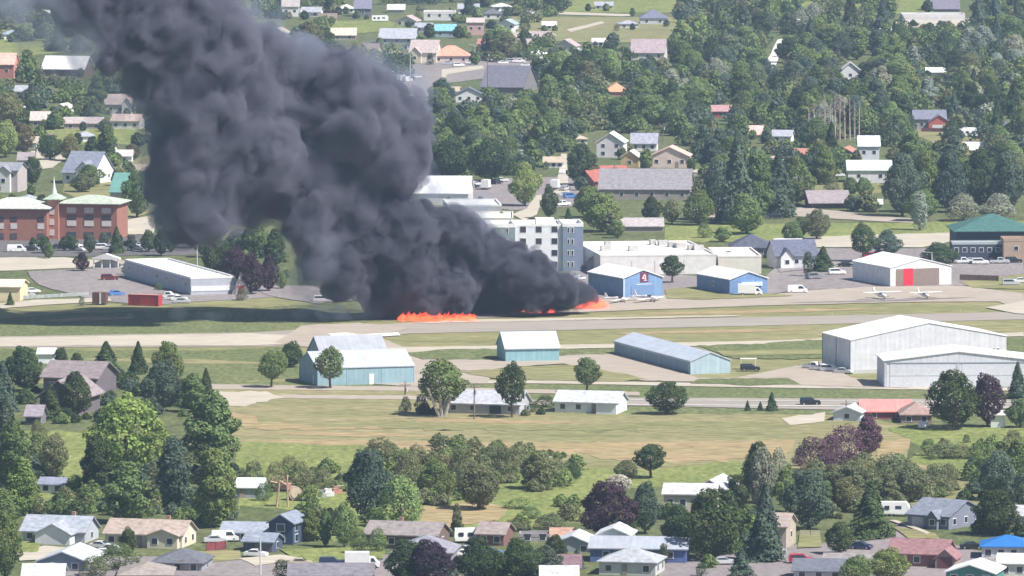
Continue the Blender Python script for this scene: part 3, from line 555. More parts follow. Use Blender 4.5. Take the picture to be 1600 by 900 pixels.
# --- far left
B('barn', 'white roofed brown barn', 'high above the left houses', 'barn', 66, 119, 66, 12, 18, 14, -12, 'gx', (.18, .13, .12), (.82, .84, .86), metal=True, oh=.6, win=2)
B('house', 'salmon coloured house', 'at the upper left edge', h_, -22, 122, 44, 22, 16, 10, -8, 'gx', (.5, .22, .18), (.62, .42, .36), win=2)
B('house', 'white gabled tan roofed house', 'beside the smoke at upper left', h_, 166, 179, 44, 16, 14, 12, -8, 'gx', (.6, .56, .52), (.38, .32, .3), win=3, wings=[(.6, .95, 2, 1, 11, 'gy', (.74, .72, .7), 0, 1)])
B('house', 'tan long roofed house', 'in front of the white gabled one at upper left', h_, 174, 202, 44, 13, 9, 10, -8, 'gx', (.6, .58, .56), (.42, .33, .3), win=3)
B('house', 'small tan cottage', 'left of the low mauve house', h_, 48, 200, 30, 12, 12, 10, 0, 'gx', (.32, .28, .27), (.5, .44, .4), win=2)
B('house', 'low mauve house', 'in the middle of the upper left lawn', h_, 100, 202, 60, 9, 8, 10, 0, 'gx', (.35, .3, .3), (.42, .36, .36), win=3)
B('house', 'two-storey beige house', 'with pale gable at the left edge', h_, -6, 300, 34, 34, 10, 11, -12, 'gx', (.42, .38, .38), (.25, .26, .3), win=2, rows=2, wings=[(.1, .7, 1.5, .95, 8, 'gy', (.72, .7, .68), 0, 1)])
B('house', 'big slate roofed white house', 'with a tall white gable behind the hotel', h_, 98, 287, 50, 18, 30, 16, -20, 'gx', (.75, .76, .8), (.22, .24, .31), win=3, swin=2, wings=[(.5, .95, 1.8, 1.3, 12, 'gy', (.8, .8, .82), 0, 2)])
B('house', 'small white cottage', 'right of the big slate roofed white house', h_, 182, 256, 24, 12, 8, 8, 0, 'gx', (.75, .73, .72), (.55, .5, .5), win=1)
B('commercial_building', 'teal roofed hall', 'behind the brick hotel beside the smoke', 'building', 172, 314, 70, 14, 26, 20, -8, 'gx', (.4, .42, .4), (.14, .3, .27), metal=True)
B('house', 'brown dark roofed house', 'beside the two-storey beige house', h_, 28, 262, 22, 12, 10, 9, 0, 'gx', (.4, .35, .33), (.3, .27, .28), win=1)
# --- far middle
B('house', 'white far gabled house', 'at the top edge right of the smoke', h_, 441, 26, 26, 16, 10, 9, 0, 'gx', (.72, .7, .7), (.4, .36, .36), win=2)
B('house', 'dark blue roofed house', 'at the top edge left of the white travel trailer', h_, 554, 26, 26, 13, 14, 10, 0, 'gx', (.18, .17, .2), (.2, .2, .27), win=1)
B('house', 'pale roofed small house', 'just behind the white travel trailer at the top', h_, 606, 20, 26, 5, 7, 8, 0, 'gx', (.4, .4, .4), (.6, .58, .56))
B('house', 'white flat far house', 'near the top edge with dark garage openings', h_, 662, 32, 50, 14, 5, 14, 0, 'flat', (.68, .66, .66), (.65, .64, .62), win=3)
B('house', 'straw coloured low house', 'at the corner of the far lawn', h_, 518, 62, 38, 7, 10, 10, 0, 'gx', (.4, .35, .32), (.58, .5, .42), win=2)
B('house', 'long blue grey roofed house', 'behind the cream walled villa', h_, 592, 68, 56, 8, 14, 14, -6, 'gx', (.4, .4, .44), (.38, .4, .46), win=3)
B('house', 'teal roofed far house', 'between two dark far trees', h_, 680, 58, 32, 10, 9, 9, 0, 'gx', (.3, .36, .42), (.2, .45, .5), win=2)
B('house', 'pink walled far house', 'below the top edge', h_, 730, 55, 26, 20, 6, 8, 0, 'gx', (.55, .36, .32), (.5, .42, .4), win=2)
B('house', 'cream walled villa', 'with tan roofs above the car lot', h_, 640, 98, 42, 16, 18, 14, -8, 'gx', (.72, .66, .6), (.44, .37, .36), win=2, wings=[(.0, .45, 2, .9, 10, 'gy', (.7, .6, .45), 0, 1)])
B('house', 'terracotta roofed villa', 'joined right of the cream walled villa', h_, 676, 98, 58, 10, 16, 12, 0, 'hip', (.62, .5, .46), (.60, .32, .24), win=3)
B('commercial_building', 'big charcoal roofed hall', 'right of the far car lot', 'building', 752, 146, 66, 10, 30, 30, -10, 'gx', (.2, .19, .2), (.14, .14, .18))
B('house', 'white dark gabled house', 'in front of the charcoal roofed hall', h_, 712, 160, 42, 12, 10, 9, 0, 'gy', (.68, .68, .7), (.14, .15, .2), win=3)
B('shed', 'grey low workshop', 'beside the smoke under the far car lot', 'shed', 618, 150, 34, 12, 5, 9, 0, 'flat', (.4, .38, .38), (.5, .46, .44), win=1)
B('house', 'dark hip roofed far house', 'with a white annex by the far field', h_, 1000, 38, 42, 9, 14, 12, 0, 'hip', (.55, .55, .58), (.17, .18, .25), win=2)
B('house', 'mauve roofed far house', 'with white porch among the trees', h_, 986, 94, 52, 12, 19, 14, -6, 'gx', (.6, .56, .55), (.37, .3, .33), win=3)
B('warehouse', 'long white far warehouse', 'with dark roof at the top right', 'building', 1410, 34, 98, 12, 6, 16, 0, 'flat', (.66, .64, .64), (.6, .6, .6), win=0)
B('warehouse', 'plum roofed far barn', 'standing behind the long white far warehouse', 'building', 1455, 18, 44, 4, 26, 26, 0, 'gx', (.25, .2, .24), (.19, .17, .23))
B('house', 'white gabled wood house', 'alone amid the dark far trees', h_, 1314, 126, 30, 16, 12, 8, 0, 'gy', (.78, .77, .8), (.7, .68, .7), win=1)
B('house', 'white roofed hidden house', 'deep among the right hand trees', h_, 1448, 118, 30, 5, 6, 8, 0, 'gx', (.6, .6, .62), (.7, .72, .74))
B('house', 'orange roofed house', 'glimpsed between the far trees', h_, 946, 150, 34, 6, 14, 10, 0, 'hip', (.4, .25, .2), (.62, .33, .2))
B('house', 'red walled far house', 'with a white shed in front', h_, 1110, 184, 32, 10, 8, 8, 0, 'gx', (.36, .08, .1), (.42, .25, .26), win=1)
B('house', 'slate roofed red house', 'with a coral gable at the right', h_, 1428, 204, 50, 18, 12, 10, 0, 'gx', (.35, .33, .34), (.19, .2, .26), win=2, wings=[(.45, 1.1, 3, .8, 10, 'gy', (.45, .12, .1), 1, 0)])
B('house', 'white gabled house', 'above the tan chalet', h_, 932, 246, 42, 24, 14, 10, -8, 'gy', (.68, .64, .66), (.8, .8, .8), win=2, rows=2)
B('house', 'grey roofed white house', 'behind the tan chalet', h_, 986, 236, 40, 12, 14, 10, -4, 'gx', (.7, .7, .7), (.32, .33, .4), win=3)
B('house', 'tan chalet', 'with steep gable between white and pink houses', h_, 970, 262, 28, 16, 10, 8, -10, 'gy', (.52, .4, .2), (.7, .62, .56), win=1)
B('house', 'pink walled house', 'with wide coral roof and white porch', h_, 1016, 262, 60, 18, 14, 11, -6, 'gy', (.68, .55, .5), (.62, .42, .36), win=3, door=(.7,))
B('school', 'wide grey roofed school', 'with long low front among the trees', 'building', 936, 312, 142, 16, 26, 34, -3, 'gx', (.3, .27, .25), (.25, .24, .26), win=6)
B('school', 'red roofed school wing', 'rising at the left of the grey roofed school', 'building', 930, 296, 66, 12, 18, 18, 12, 'shed', (.3, .14, .12), (.42, .15, .12))
B('house', 'mauve roofed garage block', 'below the grey roofed school', 'building', 966, 362, 70, 8, 10, 14, 0, 'gx', (.34, .3, .3), (.42, .38, .39))
B('barn', 'mint roofed white barn', 'on the pasture left of the tall willows', 'barn', 1325, 286, 68, 20, 13, 12, 0, 'gx', (.7, .7, .74), (.55, .72, .62), metal=True, win=2)
B('house', 'pale blue roofed house', 'behind the mint roofed white barn', h_, 1342, 250, 32, 22, 14, 9, 0, 'gx', (.62, .64, .7), (.66, .7, .76), win=2)
B('house', 'low brown house', 'with wide eaves below the pasture', h_, 1268, 326, 58, 10, 15, 14, 6, 'gx', (.11, .09, .1), (.3, .26, .28), oh=1)
B('house', 'bright white roofed house', 'above the willows near the right edge', h_, 1502, 238, 40, 4, 10, 9, 0, 'gx', (.6, .6, .55), (.84, .83, .78))
B('house', 'rose roofed cottage', 'beneath the dark trees left of the tall bare poplars', h_, 1164, 216, 28, 6, 12, 8, 0, 'gx', (.45, .35, .33), (.6, .42, .4))
B('shed', 'white far shed', 'beside the slate roofed red house', 'shed', 1506, 214, 24, 11, 2, 5, 0, 'gx', (.75, .75, .75), (.8, .8, .8))
B('shed', 'pale green shed', 'under the willows on the right', 'shed', 1356, 327, 22, 8, 6, 6, 0, 'gx', (.35, .4, .42), (.55, .65, .62))
# --- small far houses glimpsed among the trees
CN = {'w': ('white', (.76, .76, .77)), 't': ('tan', (.45, .38, .3)), 'g': ('grey', (.36, .37, .42)), 'd': ('dark', (.14, .14, .17)), 'p': ('pale', (.6, .59, .57)), 'r': ('rusty red', (.42, .2, .16)), 'b': ('blue grey', (.32, .4, .48)), 'm': ('mauve', (.4, .33, .34)), 'c': ('cream', (.66, .58, .44)), 'n': ('brown', (.22, .17, .15))}
XL = """22 150 20 7 8 p g;140 170 22 7 7 p m;14 178 24 8 7 n g;84 176 18 7 6 w p;26 232 26 9 8 p t;64 224 18 7 6 t n;120 222 24 8 8 w g;216 226 24 9 8 p m;150 240 22 8 8 p g;206 276 26 9 8 w t;34 320 20 8 6 p g;16 16 30 8 8 p g;60 30 22 7 6 w p;100 20 20 7 6 t m;6 62 22 8 7 w b
418 60 24 8 8 p t;470 26 26 7 7 w g;498 36 24 7 7 m n;530 20 22 6 7 w p;620 40 26 7 8 p m;648 50 22 7 6 w g;716 22 28 8 7 w g;756 30 26 8 8 p d;776 46 24 8 7 w b;746 76 26 7 7 t r;790 78 34 8 8 p m;770 18 26 7 6 w p;812 30 22 6 6 w g;826 66 28 8 8 g m;848 46 18 6 5 w w;600 92 26 7 8 p t;630 78 22 7 7 w g;560 84 26 7 8 t n;540 110 22 7 7 p m;590 122 24 7 7 p g;866 80 28 8 10 p m;900 92 24 7 7 w g;926 72 22 6 5 w p;830 92 24 7 6 w w;842 112 24 7 8 t g;690 150 22 7 6 p t;930 14 24 5 5 w g;968 44 26 6 6 p g
1096 34 20 6 6 p g;1244 42 30 6 5 w w;1374 56 24 6 5 w w;1546 58 30 7 8 p g;1578 92 26 8 8 w t;1180 160 22 7 7 p g;856 208 26 6 5 w w;890 226 24 8 7 p t;1090 216 26 6 5 w p
1206 222 26 9 8 w g;1236 250 24 8 8 p r;1196 262 28 9 8 p t;1306 246 22 8 7 r r;1222 292 26 8 7 p g;1146 246 24 8 7 t r;1560 208 30 9 9 g d;1580 240 26 9 8 w g;1540 262 28 8 7 p m;850 262 26 8 7 w t;800 250 24 8 7 w g;836 178 22 7 7 w p"""
XH = []
for i, row in enumerate(XL.replace('\n', ';').split(';')):
    q = row.split(); x, y, w_, hh, rs = [float(v) for v in q[:5]]
    rt = ('gx', 'gx', 'hip', 'gy')[i % 4]
    o = B('house', 'far', '', 'house', x, y, w_ * 1.15, hh, rs, 9, (-8, 0, 6, -14)[i % 4], rt, CN[q[5]][1], CN[q[6]][1], win=2 + i % 2, group='small far houses among the trees')
    LAND.pop(); XH.append((o, x, y, w_, hh, f'small {CN[q[5]][0]} {"gabled " if rt == "gy" else ""}house with {CN[q[6]][0]} roof'))
# ------------------------------------------------------------------ trees
def quads_mesh(name, C_, Nn, size, rng, m):
    n = len(C_)
    Nn = Nn / np.linalg.norm(Nn, axis=1, keepdims=True)
    r = rng.normal(size=(n, 3)); u = np.cross(Nn, r); u /= np.linalg.norm(u, axis=1, keepdims=True); v = np.cross(Nn, u)
    sz = size * rng.uniform(.6, 1.35, (n, 1)); a = u * sz; b = v * sz * rng.uniform(.55, 1, (n, 1))
    V = np.stack([C_ - a, C_ - b * .8, C_ + a, C_ + b], 1).reshape(-1, 3)
    me = bpy.data.meshes.new(name)
    me.vertices.add(4 * n); me.vertices.foreach_set('co', V.ravel().astype(np.float32))
    me.loops.add(4 * n); me.loops.foreach_set('vertex_index', np.arange(4 * n, dtype=np.int32))
    me.polygons.add(n); me.polygons.foreach_set('loop_start', np.arange(0, 4 * n, 4, dtype=np.int32))
    me.polygons.foreach_set('loop_total', np.full(n, 4, dtype=np.int32))
    me.materials.append(m); me.update(calc_edges=True); return me
def crown_pts(seed, kind, n):
    """points and normals of a crown 10 m tall with its foot at z=0 (kind sets width and habit)"""
    rng = np.random.default_rng(seed)
    H = 10.0
    if kind == 'C':
        W = 5.2; t = rng.uniform(0, 1, n) ** 1.25; z = .7 + t * (H - .9)
        saw = (1 - ((t * 11 + rng.uniform(-.1, .1, n)) % 1)) * .2 + .82
        ang = rng.uniform(0, 2 * np.pi, n); lump = 1 + .2 * np.sin(ang * 2 - t * 23) * (1 - t) + .16 * np.sin(ang * 3 + t * 9 + seed) + .12 * np.sin(ang * 7 - t * 17)
        rr = W / 2 * (1 - t) ** .85 * saw * lump * rng.uniform(.72, 1.04, n) + .08
        C_ = np.stack([rr * np.cos(ang), rr * np.sin(ang), z - rr * .18], 1)
        N = np.stack([np.cos(ang), np.sin(ang), np.full(n, .8)], 1) + rng.normal(size=(n, 3)) * .45
        return C_, N, W, .26
    prof = {'T': (8.6, 2.0, 13, .62), 'R': (9.0, .35, 16, .62), 'O': (6.2, .2, 16, .55), 'P': (2.6, .5, 12, .5), 'W': (8.4, .4, 14, .6), 'S': (9.5, -.6, 12, .7)}[kind]
    W, zl, nl, fl = prof
    if kind == 'S': W = 11.0
    cs = []; rs = []
    for i in range(nl):
        t = (i + rng.uniform(.1, .9)) / nl
        if kind in 'RT': env = max(.15, 1 - abs(2 * t - .85) ** 2.4)
        elif kind == 'O': env = max(.18, 1 - abs(1.9 * t - .8) ** 2.0)
        elif kind == 'P': env = max(.35, 1 - abs(2 * t - .8) ** 3)
        elif kind == 'W': env = max(.3, 1 - t ** 2.2)
        else: env = max(.2, 1 - t ** 1.8)
        rad = W * rng.uniform(.17, .27) if kind != 'P' else W * rng.uniform(.3, .42)
        rad = min(rad, 2.6)
        z = zl + rad * .8 + t * (H - zl - rad * 1.75)
        ang = i * 2.4 + rng.uniform(-.5, .5); d = max(0, W / 2 * env - rad * .85) * rng.uniform(.6, 1.05)
        cs.append((d * np.cos(ang), d * np.sin(ang), z)); rs.append(rad)
    cs.append((0, 0, zl + (H - zl) * .48)); rs.append(W * .3 if kind != 'P' else W * .4)
    cs.append((0, 0, zl + (H - zl) * .72)); rs.append(W * .24)
    cs = np.array(cs); rs = np.array(rs)
    # smaller clumps on the lobes break the outline
    k2 = rng.integers(0, nl, nl * 4); dd = rng.normal(size=(nl * 4, 3)); dd[:, 2] = np.abs(dd[:, 2]) * .9 - .2; dd /= np.linalg.norm(dd, axis=1, keepdims=True)
    cs2 = cs[k2] + dd * rs[k2][:, None] * .85; rs2 = rs[k2] * rng.uniform(.28, .5, nl * 4)
    cs = np.concatenate([cs, cs2]); rs = np.concatenate([rs, rs2])
    pr = rs ** 2 / (rs ** 2).sum(); k = rng.choice(len(rs), int(n * 1.7), p=pr)
    dr = rng.normal(size=(len(k), 3)); dr /= np.linalg.norm(dr, axis=1, keepdims=True)
    sc3 = np.array([1, 1, .8]) if kind != 'P' else np.array([1, 1, 1.6])
    if kind == 'W': sc3 = np.array([1, 1, 1.15])
    C_ = cs[k] + dr * rs[k][:, None] * sc3 * rng.uniform(.8, 1.08, (len(k), 1))
    # drop what is deep inside another lobe
    dist = np.linalg.norm((C_[:, None, :] - cs[None]) / sc3, axis=2) / rs[None]; dist[np.arange(len(k)), k] = 9
    keep = (dist.min(1) > .72) & (C_[:, 2] > max(.05, zl * .7))
    C_, dr = C_[keep][:n], dr[keep][:n]
    N = dr + rng.normal(size=dr.shape) * .42 + np.array([0, 0, .15])
    C_[:, 2] *= H / max(C_[:, 2].max(), .1)
    return C_, N, 2 * np.abs(C_[:, :2]).max(), (.215 if kind != 'P' else .16)
def trunk_mb(kind, seed):
    r = random.Random(seed); m = MB()
    if kind == 'S': 
        for i in range(5):
            a = i * 1.3; m.tube((0, 0, 0), (2.6 * math.cos(a), 2.6 * math.sin(a), 5), .22, .06, 5)
        return m
    if kind == 'C': return m.tube((0, 0, 0), (0, 0, 9.2), .22, .03, 6)
    h = 4.6 if kind != 'P' else 8
    m.tube((0, 0, 0), (.1, 0, h * .5), .34 if kind != 'P' else .2, .26 if kind != 'P' else .16, 7).tube((.1, 0, h * .5), (0, .1, h + 2), .26 if kind != 'P' else .15, .08, 7)
    if kind != 'P':
        for i in range(6):
            a = i * 1.05 + r.uniform(-.3, .3); z = 1.9 + i * .5; L = r.uniform(1.8, 2.9)
            m.tube((.08, 0, z), (L * math.cos(a), L * math.sin(a), z + r.uniform(1.4, 2.6)), .14, .04, 5)
    return m
PROTO = {}
for kind, cnt, n in (('R', 7, 9000), ('T', 3, 6500), ('O', 5, 7000), ('P', 2, 2400), ('C', 4, 3600), ('W', 2, 5200), ('S', 4, 3600)):
    for i in range(cnt):
        C_, N, W_, q = crown_pts(100 + i * 7 + ord(kind), kind, n)
        PROTO[kind, i] = (quads_mesh('crown', C_, N, q, np.random.default_rng(i), LEAF), trunk_mb(kind, i).mesh('trunk', BARK), W_)
    for i in range(2):      # lighter meshes for far trees
        pass
COLS = {'g': ((.175, .235, .09), 'mid green'), 'd': ((.082, .118, .052), 'dark green'), 'b': ((.115, .158, .112), 'blue-green'), 'y': ((.215, .30, .095), 'bright yellow-green'),
        'p': ((.075, .05, .068), 'dark purple'), 'q': ((.15, .092, .125), 'dusty purple'), 's': ((.34, .37, .29), 'silvery'), 'o': ((.205, .225, .115), 'olive'), 'r': ((.2, .175, .1), 'russet'),
        'l': ((.24, .31, .12), 'light green'), 'w': ((.5, .5, .45), 'pale blossoming')}
KN = {'T': ('leafy_tree', 'round leafy tree'), 'R': ('leafy_tree', 'round leafy tree'), 'O': ('leafy_tree', 'oval leafy tree'), 'P': ('poplar_tree', 'slender poplar'), 'C': ('conifer_tree', 'conifer'), 'W': ('willow_tree', 'drooping willow'), 'S': ('shrub', 'shrub')}
GR = {'leafy_tree': 'leafy trees of the town', 'poplar_tree': 'poplars', 'conifer_tree': 'conifers', 'willow_tree': 'willows', 'shrub': 'shrubs and thickets'}
TREES = []; cnts = {}
trng = random.Random(11)
def tree(x, y, wp, hp, kind, c, bark=None):
    s = S(y); i = trng.randrange(sum(1 for k in PROTO if k[0] == kind)); cm, tm, W0 = PROTO[kind, i]
    name = KN[kind][0]; cnts[name] = cnts.get(name, 0) + 1
    e = empty(name, P(x, y), trng.uniform(0, 6.28))
    k = wp / s / W0; hz = hp / s / 10
    e.scale = (k, k, hz)
    cc = bpy.data.objects.new('crown', cm); tt = bpy.data.objects.new('trunk', tm)
    f = trng.uniform(.82, 1.2); g = trng.uniform(-.08, .08)
    b = COLS[c][0]; cc.color = (b[0] * f * (1 + g), b[1] * f, b[2] * f * (1 - g), 1)
    for o in (cc, tt): col.objects.link(o); o.parent = e
    if kind == 'S': tt.scale = (1, 1, .8)
    TREES.append((e, x, y, wp, hp, kind, c)); return e
HAND = '''
197 768 150 156 T y;332 738 98 130 O g;198 818 76 98 O g;150 775 60 95 O d;272 792 62 112 O b;335 824 80 125 O g;20 770 62 115 O g;35 806 54 94 O y;85 748 54 72 R o
10 702 50 85 C b;4 642 50 80 C b;38 612 78 72 R d;78 655 46 58 C d;118 652 66 74 R d;166 590 54 58 C d;216 584 32 52 C d;264 604 64 72 R g;254 642 84 82 R b;302 644 46 62 O g;322 618 26 44 C d
95 572 26 30 R d;120 574 22 24 R d;208 650 54 26 S p;186 890 84 44 S g;148 900 60 34 S o;8 905 64 110 R g;5 836 62 74 O g;200 868 34 46 R d;440 905 40 32 S d;60 690 40 30 S o;105 660 30 24 S d
572 812 86 112 R b;627 824 84 84 W l;592 726 66 44 S o;652 734 54 42 S o;682 786 58 72 R g;750 796 82 74 R o;722 748 64 50 S o;792 746 66 50 S o;842 764 74 62 R o;868 748 46 34 S o;896 748 34 28 S d;730 770 60 50 S o;640 760 60 56 S o;690 748 54 40 S r;810 730 60 34 S o;770 724 50 30 R o
396 764 46 46 S o;430 768 48 50 S o;470 768 56 50 S o;506 770 46 40 S o;412 782 36 30 S g;452 736 40 26 S o
508 854 24 62 O g;484 846 30 52 O g;538 856 46 74 R l;562 866 36 42 S g;714 838 24 52 O o;524 826 28 30 S o;590 862 40 40 S g;648 842 30 24 S o;690 838 28 20 S d;770 836 40 24 S r;800 830 40 20 S o;860 826 60 26 S o;830 810 50 20 S l;812 794 60 18 S l
640 912 104 70 R d;672 915 90 74 R p;748 912 90 74 R d;812 905 80 66 R d;852 900 60 50 R b;868 878 40 44 R d
1017 747 56 54 T d;946 842 100 92 R p;1008 834 62 84 R b;966 770 54 30 R w;978 750 44 32 R o;1116 874 124 112 R d;1060 856 70 70 R d;1196 876 62 124 C b;1190 800 56 104 R s;1176 770 40 76 C d;1186 786 60 98 R d;1217 768 40 72 W s;1264 828 90 96 R b;1360 840 70 90 C d;1312 866 58 52 R d;1386 908 72 54 R g;1338 912 60 46 R g
990 848 16 34 P d;972 862 12 22 P d;984 872 12 20 P d;1037 882 18 34 P d;1158 905 44 50 C b;1228 800 44 76 R g;1150 800 46 60 R d;902 888 26 32 C b;1096 900 24 22 S d
1302 772 56 48 R o;1334 774 74 56 R o;1392 760 86 54 S o;1424 784 66 62 R o;1462 774 64 52 S o;1352 752 60 34 S o;1390 790 40 50 O o;1318 800 44 56 R o;1290 800 40 50 O g;1480 760 40 34 S o
1272 736 80 56 S q;1322 724 84 62 S q;1356 712 46 66 O q;1298 734 60 58 S q;1250 728 30 30 S q
1450 712 34 28 S g;1510 692 16 14 S d;1474 716 64 26 S o;1500 716 50 24 S o;1548 748 54 52 R l;1588 772 52 86 O g;1560 782 66 80 R b;1556 836 86 72 R d;1600 812 60 80 R b;1584 700 40 30 S o;1530 725 40 22 S l
1490 670 96 94 R d;1543 667 60 86 R p;1590 624 34 60 C b;1594 668 48 46 R g;1206 642 20 30 C d;1168 642 11 17 C d;1188 642 11 15 C d;1396 652 20 14 S r
690 650 84 90 T g;634 644 24 26 S d;658 648 30 34 S d;800 652 58 90 T d;917 614 46 56 T g;1042 647 72 52 R d;852 636 40 20 S d;832 644 24 18 S d;424 606 50 60 T g;455 574 44 42 R d;516 607 56 68 T g;438 582 34 34 R g
1050 442 38 44 T d;1137 420 34 28 R d;1348 410 48 64 T d;1386 402 58 44 R b;1286 424 38 40 C d;1466 418 70 40 R d;1150 424 26 16 S d;1262 432 18 40 P d
1410 338 80 100 R b;1444 332 70 98 R g;1482 332 74 100 R b;1530 326 72 96 R d;1574 330 72 94 R b;1437 360 30 62 P s;1440 346 64 50 R g;1276 374 46 48 R o;1250 372 36 34 R g;1505 345 60 44 W s;1560 345 66 44 W s;1238 384 40 40 R g
1092 352 64 56 R g;1166 366 66 66 R g;1122 344 66 96 R b;1152 350 64 150 C b;1184 346 70 112 O g;1216 338 60 104 C b;1246 320 66 76 R g;940 362 74 62 R l;918 340 50 50 R g;1018 348 40 42 R d;1050 350 34 40 R o;820 322 62 70 R l;908 290 64 68 R d;858 342 34 54 R d;888 364 24 40 C d;766 284 76 70 R d;704 280 70 70 R d;742 262 60 60 R b;1010 300 20 24 S d;965 372 30 30 R g;1100 372 30 26 S g;1128 378 30 24 R l
214 340 58 76 R g;236 318 40 60 R b;392 460 56 66 R p;420 456 40 60 R p;366 440 50 56 R p;340 430 56 60 R d;398 400 50 54 R g;430 416 40 60 O d;372 396 50 40 R b;320 402 40 40 R g;300 388 30 34 R o;352 418 34 44 R d;378 470 24 20 S o;440 452 24 30 R g
70 396 26 28 R d;76 404 20 24 R g;112 392 22 26 R d;140 396 24 32 R b;182 396 26 44 C d;232 394 34 36 R d;252 400 30 44 R d;268 394 26 40 O g;162 384 22 22 R b;128 424 30 30 R p;200 430 26 24 S d;216 434 30 22 S g;236 440 24 16 S g;16 478 14 22 C d;128 478 12 16 S o;100 392 20 24 R d;52 388 18 18 R d;205 392 20 26 P d;248 454 18 12 S g
78 250 46 40 R d;110 252 40 44 R o;140 292 52 36 R g;128 300 50 30 R o;206 250 34 26 R r;168 250 34 56 O g;50 290 34 46 R d;8 246 56 60 R l;36 240 40 50 R r;156 196 34 20 R g;70 202 20 16 R o;216 194 24 50 R g
1500 405 16 12 S d;1584 400 14 12 S d;1330 306 30 30 R g;1350 308 36 32 R g;1300 300 30 26 S o;1180 312 40 50 R g;1194 300 60 60 R d;960 128 10 16 P d;988 26 10 14 P d'''
for row in HAND.replace('\n', ';').split(';'):
    q = row.split()
    if q: tree(*[float(v) for v in q[:4]], q[4], q[5])
# woods: scattered over outlined areas, keeping clear of the houses
def inside(x, y, poly):
    c = False; n = len(poly)
    for i in range(n):
        (x0, y0), (x1, y1) = poly[i], poly[(i + 1) % n]
        if (y0 > y) != (y1 > y) and x < (x1 - x0) * (y - y0) / (y1 - y0) + x0: c = not c
    return c
def clear(x, y, wp, hp):
    for x0, x1, yb, hh, soft in BOXES:
        if x0 - wp * .3 < x < x1 + wp * .3:
            if yb - hh < y < yb + 1: return False                         # would stand in the house
            if y >= yb and y - hp < yb - hh * .15 and y < yb + hp and not (soft and wr.random() < .8): return False      # would hide it
    return True
AREAS = [
    ([(836, 66), (900, 70), (985, 96), (1100, 60), (1190, 60), (1190, 130), (1430, 130), (1430, 196), (1370, 250), (1330, 215), (1190, 225), (1080, 215), (930, 205), (860, 250), (690, 280), (668, 190), (690, 168), (830, 130)], 26, 11, .92, 'RRRRROOW'),
    ([(1228, 30), (1420, 40), (1600, 46), (1600, 250), (1500, 236), (1420, 190), (1228, 160)], 27, 11, .92, 'RRRROOWRRC'),
    ([(1090, 225), (1330, 235), (1330, 262), (1290, 290), (1180, 305), (1090, 290)], 30, 13, .85, 'RRCRO'),
    ([(1390, 240), (1600, 245), (1600, 305), (1400, 300)], 32, 14, .85, 'RROR'),
    ([(-10, 100), (60, 116), (170, 130), (250, 150), (250, 195), (160, 182), (90, 196), (-10, 200)], 26, 11, .85, 'RRRCO'),
    ([(-10, -5), (130, -5), (150, 60), (130, 92), (60, 80), (-10, 60)], 28, 12, .5, 'RRRC'),
    ([(140, 90), (260, 100), (260, 130), (150, 124)], 26, 12, .7, 'RR'),
    ([(400, -8), (560, -8), (560, 20), (470, 34), (400, 30)], 24, 9, .8, 'RRCR'),
    ([(470, 50), (560, 55), (640, 100), (650, 130), (590, 130), (540, 100), (480, 76)], 22, 9, .7, 'RRCR'),
    ([(600, 2), (900, -6), (880, 20), (820, 40), (800, 50), (700, 40), (640, 44), (600, 40)], 22, 8, .62, 'RRCR'),
    ([(700, 62), (850, 68), (850, 88), (760, 100), (700, 92)], 20, 8, .55, 'RRC'),
    ([(1060, 6), (1230, 6), (1200, 56), (1150, 66), (1060, 40)], 26, 10, .75, 'RROC'),
    ([(1230, -8), (1400, -8), (1400, 30), (1230, 30)], 26, 10, .6, 'RRCO'),
    ([(1520, -8), (1610, -8), (1610, 50), (1520, 50)], 26, 10, .75, 'RRC'),
    ([(980, 215), (1090, 225), (1090, 250), (1060, 232), (990, 225)], 24, 9, .6, 'RRO'),
    ([(660, 275), (780, 262), (860, 262), (800, 276), (680, 290)], 28, 10, .6, 'RRO'),
]
wr = random.Random(5); cand = []
for poly, dx, dy, dens, kinds in AREAS:
    xs = [p[0] for p in poly]; ys = [p[1] for p in poly]; y = min(ys); row = 0
    while y < max(ys):
        x = min(xs) - (dx / 2 if row % 2 else 0)
        while x < max(xs):
            xx, yy = x + wr.uniform(-.4, .4) * dx, y + wr.uniform(-.4, .4) * dy
            if wr.random() < dens and inside(xx, yy, poly):
                s = S(yy); kd = wr.choice(kinds)
                hm = {'R': wr.uniform(7.5, 13), 'O': wr.uniform(9, 14), 'C': wr.uniform(10, 17), 'W': wr.uniform(8, 12)}[kd]
                wm = hm * {'R': wr.uniform(.85, 1.15), 'O': .7, 'C': .5, 'W': 1.0}[kd]
                cl = wr.choice('dbbgggglolsdg' if kd != 'C' else 'bdbd')
                if kd == 'W': cl = wr.choice('gbs')
                if clear(xx, yy, wm * s, hm * s): cand.append((xx, yy, wm * s, hm * s, kd, cl))
            x += dx
        y += dy; row += 1
for x0, x1, yb, hh, soft in BOXES:      # garden trees close to the houses
    if yb > 395 or (x1 < 640 and x0 > 560): continue
    s = S(yb)
    for _ in range(wr.choice((1, 2, 2, 3)) if yb < 330 else 1):
        hm = wr.uniform(2.6, 6.5); x = wr.choice((x0 - wr.uniform(-4, 12), x1 + wr.uniform(-4, 12), wr.uniform(x0, x1)))
        if x0 < x < x1: hm *= .6
        cand.append((x, yb + wr.uniform(1.5, 5), hm * wr.uniform(.8, 1.2) * s, hm * s, wr.choice('RROS'), wr.choice('ggddblo')))
cand.sort(key=lambda c: -c[2] * c[3])
rest = []
LIM = {'leafy_tree': 298, 'conifer_tree': 120, 'willow_tree': 60, 'shrub': 99}
for c in cand:
    nm = KN[c[4]][0]
    if cnts.get(nm, 0) < LIM[nm]: tree(*c)
    else: rest.append(c)
print('TREES', cnts, 'rest', len(rest))
